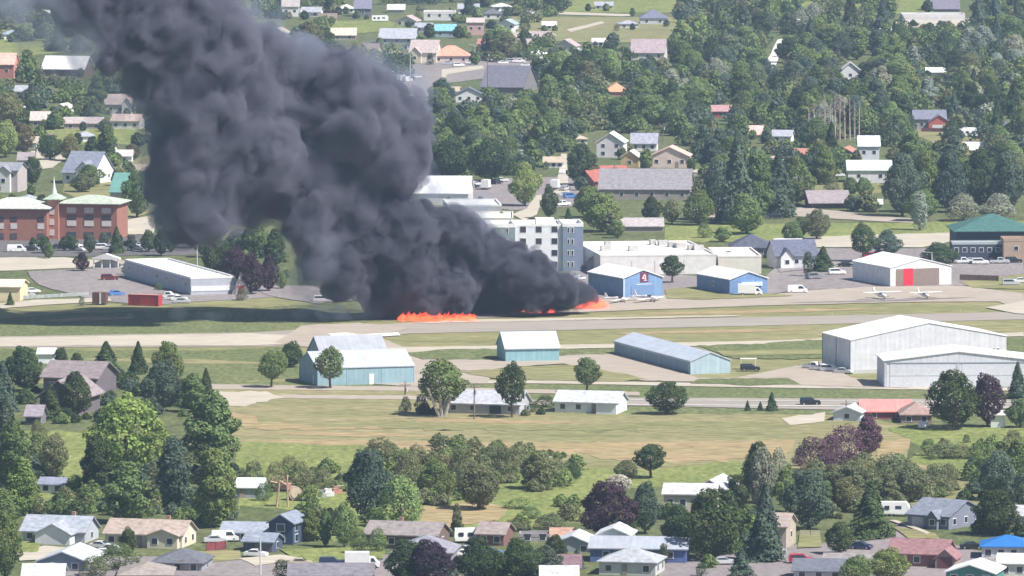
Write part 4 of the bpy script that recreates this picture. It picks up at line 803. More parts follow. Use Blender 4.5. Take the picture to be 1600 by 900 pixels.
# the rest of the far woods, and the undergrowth between the trunks: one mass
rngw = np.random.default_rng(3)
ug = []
for poly, dx, dy, dens, kinds in AREAS:
    xs = [p[0] for p in poly]; ys = [p[1] for p in poly]
    nU = int((max(xs) - min(xs)) * (max(ys) - min(ys)) / 95 * dens)
    for _ in range(nU):
        x, y = wr.uniform(min(xs), max(xs)), wr.uniform(min(ys), max(ys))
        if inside(x, y, poly):
            s = S(y); hh = wr.uniform(2.5, 7)
            if clear(x, y, hh * s, hh * s): ug.append((x, y, hh * 1.9 * s, hh * s, 'S', wr.choice('dgbo')))
FRONT = [([(0, 700), (60, 690), (110, 745), (170, 760), (300, 720), (380, 740), (370, 815), (300, 822), (240, 812), (160, 806), (0, 812)], 1.6, 'dgbogl'),
    ([(370, 745), (540, 735), (560, 765), (500, 772), (380, 772)], 1.2, 'oogl'), ([(560, 705), (700, 695), (900, 715), (900, 742), (880, 765), (800, 775), (700, 790), (560, 800)], 1.3, 'oolgo'),
    ([(470, 820), (600, 815), (700, 822), (880, 812), (900, 846), (700, 838), (600, 838), (500, 850)], .9, 'gold'), ([(1230, 760), (1300, 720), (1480, 745), (1500, 770), (1400, 795), (1330, 812), (1230, 810)], 1.6, 'oogo'),
    ([(1510, 740), (1600, 690), (1600, 860), (1530, 860), (1500, 800)], 1.2, 'dgbd'), ([(880, 880), (1060, 850), (1200, 860), (1200, 880), (1060, 900), (900, 905)], .3, 'dgb'),
    ([(1040, 800), (1190, 780), (1190, 860), (1080, 872)], 1.4, 'dbg'), ([(20, 600), (190, 590), (320, 600), (320, 650), (200, 662), (40, 672)], .9, 'dbdg'), ([(420, 790), (500, 780), (560, 850), (470, 830)], .6, 'gl'),
    ([(590, 880), (880, 870), (880, 905), (590, 905)], 1.2, 'dbgp'), ([(860, 790), (1000, 800), (1000, 835), (880, 835)], .8, 'ogl'), ([(330, 395), (440, 395), (460, 440), (380, 430)], 1.0, 'dgbp'),
    ([(640, 640), (850, 640), (850, 650), (640, 652)], 1.2, 'ddo'), ([(1440, 705), (1560, 700), (1560, 722), (1450, 728)], .5, 'ogl')]
fu = []
for poly, dens, cols_ in FRONT:
    xs = [p[0] for p in poly]; ys = [p[1] for p in poly]
    for _ in range(int((max(xs) - min(xs)) * (max(ys) - min(ys)) / 230 * dens)):
        x, y = wr.uniform(min(xs), max(xs)), wr.uniform(min(ys), max(ys))
        if inside(x, y, poly):
            s = S(y); hh = wr.uniform(1.0, 3.6)
            if clear(x, y, hh * s, hh * s * .6): fu.append((x, y, hh * 1.7 * s, hh * s, 'S', wr.choice(cols_)))
far = {}
for c in rest + ug:
    far.setdefault(c[5], []).append(c)
allC, allN, cidx = [], [], []
pts = {k: crown_pts(500 + ord(k), k, 700) for k in 'ROCWS'}
wroot = None
for cl, lst, qs in [(k, v, .62) for k, v in far.items()] + [(k, [f for f in fu if f[5] == k], .3) for k in sorted(set(f[5] for f in fu))]:
    CC, NN = [], []
    for (x, y, wp, hp, kd, _) in lst:
        C_, N, W0, q = pts[kd]; s = S(y); a = wr.uniform(0, 6.28); ca, sa = math.cos(a), math.sin(a)
        sel = rngw.permutation(len(C_))[:(700 if kd != 'S' else 320 if qs > .5 else 650)]
        c, n = C_[sel], N[sel]
        X = np.stack([c[:, 0] * ca - c[:, 1] * sa, c[:, 0] * sa + c[:, 1] * ca, c[:, 2]], 1) * np.array([wp / s / W0, wp / s / W0, hp / s / 10])
        g = P(x, y); CC.append(X + np.array([g.x, g.y, 0])); NN.append(np.stack([n[:, 0] * ca - n[:, 1] * sa, n[:, 0] * sa + n[:, 1] * ca, n[:, 2]], 1))
    wn_ = 'woodland' if qs > .5 else 'undergrowth'
    m_ = quads_mesh(wn_, np.concatenate(CC), np.concatenate(NN), qs, rngw, LEAF)
    o = bpy.data.objects.new(wn_, m_); col.objects.link(o); o.color = (*COLS[cl][0], 1); tag(o, kind='stuff')
# bare tall poplars of the far wood
def bare(x, y, hp):
    s = S(y); m = MB(); h = hp / s; r = random.Random(x)
    m.tube((0, 0, 0), (r.uniform(-.3, .3), 0, h), .3, .05, 6)
    for i in range(16):
        z = h * (.2 + .75 * i / 16); a = r.uniform(0, 6.28); L = r.uniform(.5, 1.1)
        m.tube((0, 0, z), (L * math.cos(a), L * math.sin(a), z + 1.6), .07, .02, 4)
    e = empty('bare_poplar', P(x, y)); m.build('trunk', DEADBARK, e)
    TREES.append((e, x, y, 6, hp, 'B', 'z')); return e
for x, y, hp in ((1264, 212, 48), (1272, 216, 60), (1280, 214, 52), (1288, 218, 74), (1297, 218, 66), (1305, 220, 80), (1312, 218, 72), (1320, 218, 64), (1328, 219, 74), (1335, 216, 58), (1342, 218, 62), (1300, 214, 52)): bare(x, y, hp)
bt = [t for t in TREES if t[1] == 690 and t[2] == 650][0][0]      # pale stems of the birch clump
for dx in (-1.6, -.5, .9): MB().tube((dx * .3, -1.2, 0), (dx * 1.5, -2.6, 5.2), .3, .16, 7).build('stem', PALEBARK, bt)

# label every tree by what it stands next to
ORD = 'first second third fourth fifth sixth seventh eighth ninth tenth eleventh twelfth thirteenth fourteenth fifteenth sixteenth seventeenth eighteenth nineteenth twentieth'.split()
def label_all(items, phrase, group):
    groups = {}
    for it in items:
        e, x, y = it[0], it[1], it[2]; best = None
        for lx, ly, lw, sh in LAND:
            dx = max(0, abs(x - lx) - lw); dy = abs(y - ly) * 1.6; d = math.hypot(dx, dy)
            if best is None or d < best[0]: best = (d, lx, ly, lw, sh)
        _, lx, ly, lw, sh = best
        rel = ('behind' if y < ly else 'in front of') if abs(x - lx) <= lw * 1.1 else ('left of' if x < lx else 'right of')
        groups.setdefault((phrase(it), rel, sh), []).append(it)
    for (ph, rel, sh), lst in groups.items():
        lst.sort(key=lambda i: i[1])
        for k, it in enumerate(lst):
            lb = f'{ph} {rel} the {sh}'
            if len(lst) > 1: lb += f', {ORD[min(k, 19)]} from left'
            it[0]['label'] = lb
# shadows etc. come from the sun; now the vehicles
def wheel4(root, xs, hw, r=.33):
    tm = mat((.02, .02, .022), .8, .1, 2, key='tyre')
    for x in xs:
        for s_ in (-1, 1):
            w_ = MB().tube((x, s_ * (hw - .2), r), (x, s_ * (hw + .02), r), r, r, 12).build('wheel', tm, root)
            MB().tube((x, s_ * (hw + .021), r), (x, s_ * (hw + .045), r), r * .55, r * .5, 10).build('hubcap', mat((.5, .5, .52), .4, .05, 2, .6, key='hubcap'), w_)
def carbody(root, prof, win, hw, paint, glass=True):
    MB().prism(prof, -hw, hw, 'xz') if False else None
    m = MB(); n = len(prof); vs = []
    for s_, k in ((-1, .88), (-1, 1), (1, 1), (1, .88)):
        for (x, z) in prof:
            t = 1 - .16 * max(0, (z - .9)) ; kk = hw * t * (1 if k == 1 else 1)
            ins = .06 if k != 1 else 0
            vs.append((x * (1 - ins * .25), s_ * (kk if k == 1 else kk + .0), z if k == 1 else z) if k == 1 else (x * .985, s_ * (kk + .03), z * .985 + .01))
    # order: left cap, left edge, right edge, right cap
    L = [[i + n * j for i in range(n)] for j in range(4)]
    fs = []
    for a, b in ((0, 1), (1, 2), (2, 3)):
        for i in range(n): fs.append((L[a][i], L[a][(i + 1) % n], L[b][(i + 1) % n], L[b][i]))
    fs += [tuple(L[0]), tuple(L[3][::-1])]
    m.add(vs, fs); m.build('body', paint, root)
    for s_ in (-1, 1):
        g = MB(); v = []
        for (x, z) in win: v.append((x, s_ * (hw * (1 - .16 * max(0, z - .9)) + .045), z))
        for (x, z) in win: v.append((x, s_ * (hw * (1 - .16 * max(0, z - .9)) + .02), z))
        k = len(win); g.add(v, [tuple(range(k)), tuple(range(k, 2 * k))[::-1]] + [(i, (i + 1) % k, k + (i + 1) % k, k + i) for i in range(k)])
        g.build('side_window', GL, root)
PAINTC = {'white': (.8, .8, .8), 'silver': (.5, .52, .55), 'black': (.015, .016, .02), 'red': (.45, .02, .03), 'navy': (.02, .035, .1), 'blue': (.08, .2, .5), 'grey': (.2, .21, .23), 'tan': (.5, .42, .3), 'maroon': (.16, .02, .03)}
def paint(c): return mat(PAINTC[c], .3, .03, 1, key='car paint', spec=.6)
def mk_vehicle(kind, c):
    root = empty(kind, (0, 0, 0)); hw = .9; p = paint(c)
    if kind == 'car':
        carbody(root, [(-2.2, .3), (-2.25, .75), (-2.1, .95), (-1.5, 1.0), (-1.0, 1.42), (.35, 1.45), (1.05, 1.0), (2.0, .85), (2.2, .6), (2.2, .3)], [(-1.35, 1.02), (-.95, 1.36), (.3, 1.38), (.9, 1.02)], hw, p)
        MB().add([(.4, -.68, 1.47), (1.08, -.76, 1.04), (1.08, .76, 1.04), (.4, .68, 1.47), (.4, -.68, 1.40), (1.0, -.76, 1.0), (1.0, .76, 1.0), (.4, .68, 1.4)], [(0, 1, 2, 3), (7, 6, 5, 4), (0, 4, 5, 1), (3, 2, 6, 7), (0, 3, 7, 4)]).build('windscreen', GL, root)
        wheel4(root, (-1.35, 1.35), hw)
    elif kind == 'suv':
        carbody(root, [(-2.3, .35), (-2.35, 1.0), (-2.2, 1.72), (.4, 1.76), (1.1, 1.15), (2.2, 1.02), (2.35, .7), (2.35, .35)], [(-2.1, 1.12), (-2.0, 1.62), (.3, 1.66), (.9, 1.14)], .95, p)
        wheel4(root, (-1.45, 1.45), .95, .38)
    elif kind == 'pickup_truck':
        carbody(root, [(-2.8, .45), (-2.8, 1.05), (-.7, 1.08), (-.6, 1.75), (.7, 1.78), (1.35, 1.15), (2.6, 1.08), (2.75, .8), (2.75, .45)], [(-.45, 1.16), (-.4, 1.66), (.62, 1.68), (1.1, 1.16)], .97, p)
        MB().box(-2.7, -.8, -.78, .78, 1.085, 1.11).build('cargo_bed', mat((.05, .05, .055), .8, .1, 2, key='bed'), root)
        wheel4(root, (-1.8, 1.75), .97, .4)
    elif kind == 'van':
        carbody(root, [(-2.6, .35), (-2.65, 1.2), (-2.55, 2.1), (1.3, 2.15), (2.0, 1.25), (2.6, 1.05), (2.65, .35)], [(.2, 1.25), (.2, 1.9), (1.2, 1.95), (1.75, 1.28)], 1.0, p)
        wheel4(root, (-1.6, 1.7), 1.0, .36)
    elif kind == 'travel_trailer':
        m = MB().prism([(-3.6, .5), (-3.75, 1.2), (-3.6, 2.8), (3.0, 2.9), (3.7, 1.9), (3.6, .5)], 0, 0) if False else None
        carbody(root, [(-3.6, .5), (-3.75, 1.2), (-3.6, 2.8), (3.0, 2.9), (3.7, 1.9), (3.6, .5)], [(1.0, 1.5), (1.0, 2.1), (2.2, 2.1), (2.2, 1.5)], 1.15, p)
        for u in (-2.4, -.6): MB().box(u - .45, u + .45, -1.2, -.9, 1.4, 2.1).build('window', GL, root)
        MB().tube((3.6, 0, .55), (4.8, 0, .5), .06, .05, 6).build('drawbar', mat((.1, .1, .1), .6, .1, 1, key='iron'), root)
        wheel4(root, (-.6, .3), 1.1, .33)
    elif kind == 'box_truck':
        MB().box(-3.2, 1.3, -1.15, 1.15, .8, 3.1).build('cargo_box', paint('white'), root)
        carbody(root, [(1.35, .45), (1.35, 2.2), (2.2, 2.2), (2.9, 1.3), (3.2, 1.1), (3.2, .45)], [(1.6, 1.35), (1.6, 2.0), (2.1, 2.0), (2.55, 1.35)], 1.0, p)
        wheel4(root, (-2.0, 2.3), 1.05, .42)
    return root
PV = {}
VEH = []
def V(kind, c, x, y, yaw=0, look=None, z=0):
    if (kind, c) not in PV: r = mk_vehicle(kind, c); PV[kind, c] = (r, kids_of(r)); o = r
    else: o = copy_tree(PV[kind, c][0], PV[kind, c][1])
    o.location = P(x, y); o.rotation_euler = (0, 0, R(yaw)); o['category'] = {'car': 'car', 'suv': 'car', 'pickup_truck': 'pickup truck', 'van': 'van', 'travel_trailer': 'trailer', 'box_truck': 'truck'}[kind]
    o['group'] = 'vehicles parked about the town'
    nm = {'car': 'sedan', 'suv': 'suv', 'pickup_truck': 'pickup truck', 'van': 'van', 'travel_trailer': 'travel trailer', 'box_truck': 'box truck'}[kind]
    VEH.append((o, x, y, 20, 10, f'{c} {nm}', look)); return o
VL = '''car white 400 870 -14;car silver 1130 882 10;pickup_truck white 1172 872 20;suv grey 1420 862 0;car navy 1345 858 -20;car tan 470 884 0;van white 352 846 0;car silver 336 848 10;car maroon 690 866 0;car white 1210 866 10;car black 1518 858 0;car white 158 857 -20;car silver 172 862 160;suv navy 518 885 0;pickup_truck black 546 884 5;travel_trailer white 740 848 4;box_truck white 566 888 0;travel_trailer white 1392 806 -10;suv red 1252 880 0
suv black 1266 633 0;car white 1443 669 80;pickup_truck white 1272 577 -30;pickup_truck white 1284 580 -30;suv white 1298 581 -25;car silver 1318 584 -20
suv black 1172 580 0;van white 26 394 0;car black 47 392 20;car silver 58 390 -60;pickup_truck white 116 388 -40;car white 124 392 -40;suv white 162 390 0;car silver 172 391 0;car white 214 387 -50;car silver 220 391 -50;car black 92 389 30;car navy 150 386 40;car black 200 384 60
suv maroon 171 438 5;pickup_truck white 262 466 -10;car white 270 469 -10;car white 280 470 0;car silver 284 474 0;car blue 181 462 30;car white 50 458 20;car silver 42 464 0
suv white 504 472 0;box_truck white 868 296 80;pickup_truck silver 882 298 70;suv blue 892 310 20;car silver 884 307 10;pickup_truck white 878 322 40;car white 880 272 80
car silver 742 290 50;suv black 730 292 60;box_truck white 760 296 80;suv black 776 288 60;car black 738 294 40;car white 784 284 0
pickup_truck white 1336 416 0;suv white 1308 429 10;car black 1322 417 0;suv grey 1350 421 0;suv grey 1272 436 30;van white 1246 458 0;box_truck white 1172 462 0
pickup_truck white 1505 412 0;car silver 1518 411 0;suv white 1532 413 0;car black 1548 411 0;pickup_truck silver 1562 412 0;suv black 1584 411 0;car white 1596 442 0;suv silver 1580 446 0;suv red 1362 404 0;car red 1374 400 20
travel_trailer white 594 34 0;van white 802 52 90;suv white 798 44 80;van white 628 126 60;van white 636 128 60;van white 624 124 60;car white 650 122 20;suv white 634 152 20
car white 736 100 0;car silver 700 101 0;suv white 716 104 20;car white 786 100 10;suv white 770 96 10;pickup_truck white 810 98 10;car white 822 104 0;suv silver 800 98 0;car white 1046 100 0;car silver 990 104 0;suv white 1286 276 0;van white 1274 272 0;car white 1310 276 0
car white 1430 200 0;pickup_truck white 1206 306 0;suv black 1214 342 0;suv grey 1022 420 60;car silver 905 438 60;travel_trailer white 1514 214 0;car blue 768 868 0;suv silver 742 866 20;car white 728 870 0;car silver 756 872 0'''
for row in VL.replace('\n', ';').split(';'):
    q = row.split(); V(q[0], q[1], float(q[2]), float(q[3]), float(q[4]) + 0)
# boat beside the cream house, planes, containers
def plane(x, y, yaw, label, high=True, k=1.0, c=(.8, .8, .82)):
    e = empty('small_airplane', P(x, y), R(yaw), label, 'airplane', 'small white airplanes on the apron'); e.scale = (k, k, k)
    m = mat(c, .3, .03, 1, key='aircraft paint', spec=.5)
    f = MB(); rings = [(3.1, .2, 1.05), (2.6, .5, 1.1), (1.2, .62, 1.25), (-.6, .6, 1.3), (-2.6, .3, 1.3), (-4.4, .12, 1.4)]
    vs = []; n = 10
    for (xx, r, z) in rings:
        for i in range(n): a = 2 * math.pi * i / n; vs.append((xx, r * .9 * math.cos(a), z + r * math.sin(a)))
    f.add(vs, [(j * n + i, j * n + (i + 1) % n, (j + 1) * n + (i + 1) % n, (j + 1) * n + i) for j in range(len(rings) - 1) for i in range(n)] + [tuple(range(n))[::-1], tuple(range((len(rings) - 1) * n, len(rings) * n))]).build('fuselage', m, e)
    zw = 1.95 if high else .95
    MB().add([(1.1, -5.4, zw + .1), (1.4, 0, zw), (1.1, 5.4, zw + .1), (-.1, 5.4, zw + .1), (-.3, 0, zw), (-.1, -5.4, zw + .1), (1.1, -5.4, zw + .2), (1.4, 0, zw + .2), (1.1, 5.4, zw + .2), (-.1, 5.4, zw + .16), (-.3, 0, zw + .14), (-.1, -5.4, zw + .16)],
             [(0, 5, 4, 1), (1, 4, 3, 2), (6, 7, 10, 11), (7, 8, 9, 10), (0, 1, 7, 6), (1, 2, 8, 7), (2, 3, 9, 8), (3, 4, 10, 9), (4, 5, 11, 10), (5, 0, 6, 11)]).build('wing', m, e)
    MB().box(-4.5, -3.7, -1.7, 1.7, 1.4, 1.48).build('tailplane', m, e)
    MB().prism([(-4.7, 1.4), (-3.4, 1.4), (-4.3, 2.9), (-4.8, 2.9)], -.05, .05, 'x') if False else None
    MB().add([(-4.7, -.05, 1.4), (-3.4, -.05, 1.4), (-4.3, -.05, 2.9), (-4.8, -.05, 2.9), (-4.7, .05, 1.4), (-3.4, .05, 1.4), (-4.3, .05, 2.9), (-4.8, .05, 2.9)], [(0, 1, 2, 3), (7, 6, 5, 4), (0, 4, 5, 1), (1, 5, 6, 2), (2, 6, 7, 3), (3, 7, 4, 0)]).build('fin', m, e)
    MB().box(.3, 1.5, -.58, .58, 1.5, 1.93).build('cabin_window', GL, e)
    for (xx, yy) in ((2.2, 0), (.2, 1.1), (.2, -1.1)):
        l = MB().tube((xx, yy * .4, .9), (xx, yy, .25), .06, .05, 6).build('landing_gear', mat((.3, .3, .3), .5, .1, 1, key='gear'), e)
        MB().tube((xx, yy - .08, .22), (xx, yy + .08, .22), .22, .22, 10).build('wheel', mat((.02, .02, .022), .8, .1, 2, key='tyre'), l)
    MB().tube((3.1, 0, 1.05), (3.35, 0, 1.05), .14, .03, 8).build('spinner', m, e)
    MB().box(3.2, 3.26, -.9, .9, .99, 1.1).build('propeller', mat((.1, .1, .1), .5, .1, 1, key='prop'), e)
    return e
for i, (x, y) in enumerate(((946, 474), (1236, 470), (1580, 476), (1420, 478), (1120, 480), (700, 508), (900, 501), (1100, 497), (1300, 493), (1500, 489))):
    m_ = MB().tube((0, 0, 0), (0, 0, .35), .06, .06, 6).build('light_post', mat((.3, .3, .3), .6, .1, 1, key='post'), None, P(x, y)); m_.name = 'edge_light'
    MB().tube((0, 0, .351), (0, 0, .55), .11, .08, 8).build('lens', mat((.7, .7, .6), .3, .1, 1, key='lens'), m_)
    tag(m_, f'low runway edge light, {ORD[sorted([946, 1236, 1580, 1420, 1120, 700, 900, 1100, 1300, 1500]).index(x)]} along the pavement from left', 'edge light', 'edge lights along the pavement')
plane(1376, 468, -68, 'white high-wing airplane parked left before the red door hangar')
plane(1444, 467, -68, 'white high-wing airplane parked right before the red door hangar', True, .88)
plane(1012, 472, -40, 'white airplane with raised tail in front of the blue sales hangar', False, 1.0)
plane(966, 473, -30, 'low-wing airplane nearest the flames beside the smoke', False, .85)
def solid(name, x, y, yaw, label, cat, parts, group=None):
    e = empty(name, P(x, y), R(yaw), label, cat, group)
    for (nm, b, c) in parts: MB().box(*b).build(nm, mat(c, .7, .1, 1, key='painted metal'), e)
    return e
solid('shipping_container', 207, 478, -20, 'red shipping container beside the car lot', 'container', [('body', (-1.2, 7.2, 0, 2.6, .1, 2.9), (.42, .05, .05)), ('roof', (-1.25, 7.25, -.05, 2.65, 2.905, 2.98), (.5, .22, .2)), ('door', (.2, 2.4, -.06, -.002, .3, 2.6), (.3, .04, .04)), ('corner_post', (7.0, 7.26, -.1, -.062, .1, 2.9), (.35, .05, .05))])
solid('stock_trailer', 144, 477, -12, 'dark brown trailer with white corner left of the red container', 'trailer', [('body', (0, 3.6, 0, 2.4, .4, 3.3), (.14, .07, .06)), ('white_edge', (1.9, 2.4, -.08, -.002, .4, 3.3), (.7, .7, .7)), ('side_panel', (2.6, 3.5, -.05, -.002, .6, 3.1), (.2, .12, .12)), ('axle', (1, 2.6, .3, 2.2, 0.02, .395), (.03, .03, .03))])
solid('sports_boat', 172, 866, -25, 'white boat under cover beside the cream house driveway', 'boat', [('hull', (-2.2, 2.0, -.8, .8, .5, 1.0), (.75, .75, .78)), ('windshield', (-.4, .2, -.6, .6, 1.005, 1.5), (.2, .22, .26)), ('trailer_frame', (-2.0, 2.6, -.5, .5, .2, .495), (.2, .2, .2))])
# yard equipment among the bushes left of centre
e = empty('yard_crane', P(448, 792), 0, 'rusty tan A-frame crane with bent boom in the scrap yard', 'crane')
rust = mat((.5, .34, .26), .8, .15, 1.5, key='faded orange paint')
MB().tube((-2.0, 0, 0), (-1.4, 0, 5.2), .22, .18, 6).tube((.2, 0, 0), (.1, 0, 6.4), .2, .16, 6).tube((-1.4, 0, 5.2), (.1, 0, 4.2), .18, .18, 6).build('mast', rust, e)
MB().tube((-3.2, .2, 5.0), (-1.2, .2, 4.6), .22, .2, 6).tube((-1.2, .2, 4.6), (.3, .2, 6.4), .22, .14, 6).tube((-3.2, .2, 5), (-2.2, .2, 6.2), .14, .1, 6).build('boom', rust, e)
MB().box(-1.2, .9, .3, 1.9, 3.4, 4.6).build('cab', mat((.55, .32, .28), .7, .1, 1, key='cab'), e)
e = empty('cable_reel', P(462, 782), R(20), 'big cream round tank lying beside the rusty crane', 'tank')
MB().tube((0, 0, 1.4), (0, 1.8, 1.4), 1.4, 1.4, 18).build('drum', mat((.46, .37, .28), .7, .12, 1, key='cream drum'), e)
MB().tube((0, -.12, 1.4), (0, -.002, 1.4), 1.0, 1.0, 18).build('end_plate', mat((.52, .42, .32), .7, .1, 1, key='cream plate'), e)
for i, (x, y, nm) in enumerate(((492, 778, 'grey'), (506, 776, 'pale'), (520, 772, 'rust coloured'))):
    solid('scrap_pile', x, y, 15 * i, f'{nm} scrap heap by the meadow right of the round tank', 'scrap heap', [('base_layer', (0, 2.2, 0, 2, 0, .8), ((.4, .42, .46), (.6, .6, .6), (.4, .2, .14))[i]), ('top_layer', (.4, 1.7, .2, 1.6, .81, 1.5), ((.3, .3, .34), (.7, .7, .7), (.3, .16, .12))[i]), ('loose_board', (1.0, 2.9, .4, .7, 1.51, 1.6), (.5, .45, .4))])
# poles
def pole(name, x, y, hp, label, kind):
    s = S(y); h = hp / s; e = empty(name, P(x, y), 0, label, 'pole' if kind != 'lamp' else 'street lamp')
    c = mat((.2, .16, .13), .9, .15, 1, key='pole wood') if kind == 'power' else mat((.6, .6, .58), .6, .05, 1, key='pole metal')
    MB().tube((0, 0, 0), (0, 0, h), .17, .11, 8).build('post', c, e)
    if kind == 'power':
        MB().box(-1.3, 1.3, -.22, -.12, h - .9, h - .7).build('crossarm', c, e)
        for u in (-1.1, -.4, .4, 1.1): MB().tube((u, -.17, h - .69), (u, -.17, h - .45), .07, .04, 6).build('insulator', mat((.5, .5, .5), .3, .05, 1, key='porcelain'), e)
        MB().tube((.35, -.1, h - 2.3), (.35, -.1, h - 1.4), .26, .26, 10).build('transformer', mat((.45, .46, .48), .5, .05, 1, key='transformer'), e)
    else:
        MB().tube((0, 0, h - .1), (-1.8, 0, h + .1), .06, .05, 6).build('arm', c, e)
        MB().box(-2.4, -1.7, -.15, .15, h + .02, h + .2).build('lamp_head', mat((.5, .5, .5), .4, .05, 1, key='lamp head'), e)
pole('utility_pole', 741, 655, 56, 'wooden power pole right of the birch clump in the farm yard', 'power')
pole('street_lamp', 641, 136, 52, 'tall pale street lamp at the edge of the far car lot', 'lamp')
pole('utility_pole', 762, 152, 74, 'tall power pole in front of the charcoal roofed hall', 'power')
pole('street_lamp', 742, 98, 28, 'curved pale street lamp beside the terracotta roofed villa', 'lamp')
pole('utility_pole', 1036, 226, 34, 'pale power pole above the pink walled house', 'power')
pole('utility_pole', 872, 196, 34, 'thin power pole among the trees beyond the hotel', 'power')
pole('utility_pole', 1322, 655, 30, 'wooden power pole at the pink roofed shed', 'power')
pole('street_lamp', 407, 898, 60, 'pale street lamp in front of the navy garage', 'lamp')
pole('street_lamp', 560, 902, 22, 'short pale lamp post over the charcoal roofed bungalow', 'lamp')
pole('utility_pole', 633, 618, 22, 'short power pole right of the long blue hangar', 'power')
pole('utility_pole', 960, 300, 42, 'dark power pole before the red roofed school wing', 'power')
pole('street_lamp', 308, 416, 36, 'tall white lamp post behind the long motel', 'lamp')
pole('utility_pole', 56, 262, 36, 'power pole beside the upper left gravel lane', 'power')
pole('street_lamp', 238, 384, 34, 'white flagpole lamp at the end of the hotel parking', 'lamp')
pole('street_lamp', 1456, 424, 30, 'slim lamp post behind the white red-door hangar', 'lamp')
# the windsock frame and awning near the long hangar
e = empty('awning', P(1160, 578), 0, 'cream sun awning on posts over a dark cart right of the long hangar', 'awning')
MB().box(-.5, 3.4, 0, 2.2, 2.5, 2.62).build('canopy', mat((.68, .64, .56), .8, .05, 1, key='canvas'), e)
for u in (-.3, 3.1): MB().tube((u, .1, 0), (u, .1, 2.5), .06, .06, 6).build('post', TRIM, e)
# fences
def fence(x0, y0, x1, y1, h, c, label, n=None):
    a, b = P(x0, y0), P(x1, y1); L = (b - a).length; e = empty('fence', a, math.atan2(b.y - a.y, b.x - a.x), label, 'fence')
    MB().box(0, L, -.03, .03, .08, h).build('fence_panel', mat(c, .85, .12, 1, key='fence boards'), e)
    k = n or max(2, int(L / 4))
    for i in range(k + 1): MB().box(L * i / k - .07, L * i / k + .07, -.1, -.031, 0, h + .1).build('post', mat(tuple(v * .8 for v in c), .85, .1, 1, key='fence post'), e)
fence(322, 862, 352, 858, 1.6, (.2, .05, .06), 'maroon board fence left of the navy garage')
fence(1440, 206, 1500, 207, 1.4, (.2, .08, .1), 'dark red fence before the slate roofed red house')
fence(0, 470, 140, 462, 1.0, (.35, .38, .38), 'grey green fence beside the cream corner building')
fence(1500, 438, 1560, 440, 1.6, (.2, .13, .11), 'brown board fence right of the red-door hangar')
fence(1250, 838, 1284, 838, 1.2, (.4, .38, .26), 'khaki fence behind the small lawn by the tan corner house')
fence(930, 274, 1090, 276, 1.0, (.6, .58, .52), 'pale fence below the pink walled house')
label_all([t for t in TREES if t[5] != 'B'], lambda t: ('tall ' if t[4] > 95 else 'small ' if t[4] < 26 else '') + COLS[t[6]][1] + ' ' + KN[t[5]][1], None)
bs = sorted([t for t in TREES if t[5] == 'B'], key=lambda t: t[1])
for k, t in enumerate(bs): t[0]['label'] = f'bare grey poplar trunk in the far row, {ORD[k]} from left'
for t in TREES:
    n_ = 'bare_poplar' if t[5] == 'B' else KN[t[5]][0]
    t[0]['category'] = 'shrub' if n_ == 'shrub' else 'conifer' if n_ == 'conifer_tree' else 'tree'; t[0]['group'] = 'bare poplars in a row' if t[5] == 'B' else GR[n_]
label_all(VEH, lambda v: v[5], None)
label_all(XH, lambda v: v[5], None)
# ------------------------------------------------------------------ smoke, fire, haze
def vmat(name, density, color, aniso=0.0, em=0.0, ecol=(1, .2, .05)):
    m = bpy.data.materials.new(name); m.use_nodes = True; t = m.node_tree; N = t.nodes
    N.remove(N['Principled BSDF']); v = N.new('ShaderNodeVolumePrincipled'); t.links.new(v.outputs[0], N['Material Output'].inputs['Volume'])
    v.inputs['Density'].default_value = density; v.inputs['Color'].default_value = (*color, 1); v.inputs['Anisotropy'].default_value = aniso
    v.inputs['Emission Strength'].default_value = em; v.inputs['Emission Color'].default_value = (*ecol, 1)
    m.cycles.homogeneous_volume = True
    return m
def ico(r=1):
    import bmesh
    bm = bmesh.new(); bmesh.ops.create_icosphere(bm, subdivisions=3, radius=1); 
    V_ = np.array([v.co[:] for v in bm.verts]); F_ = [tuple(v.index for v in f.verts) for f in bm.faces]; bm.free(); return V_, np.array(F_)
IV, IF = ico()
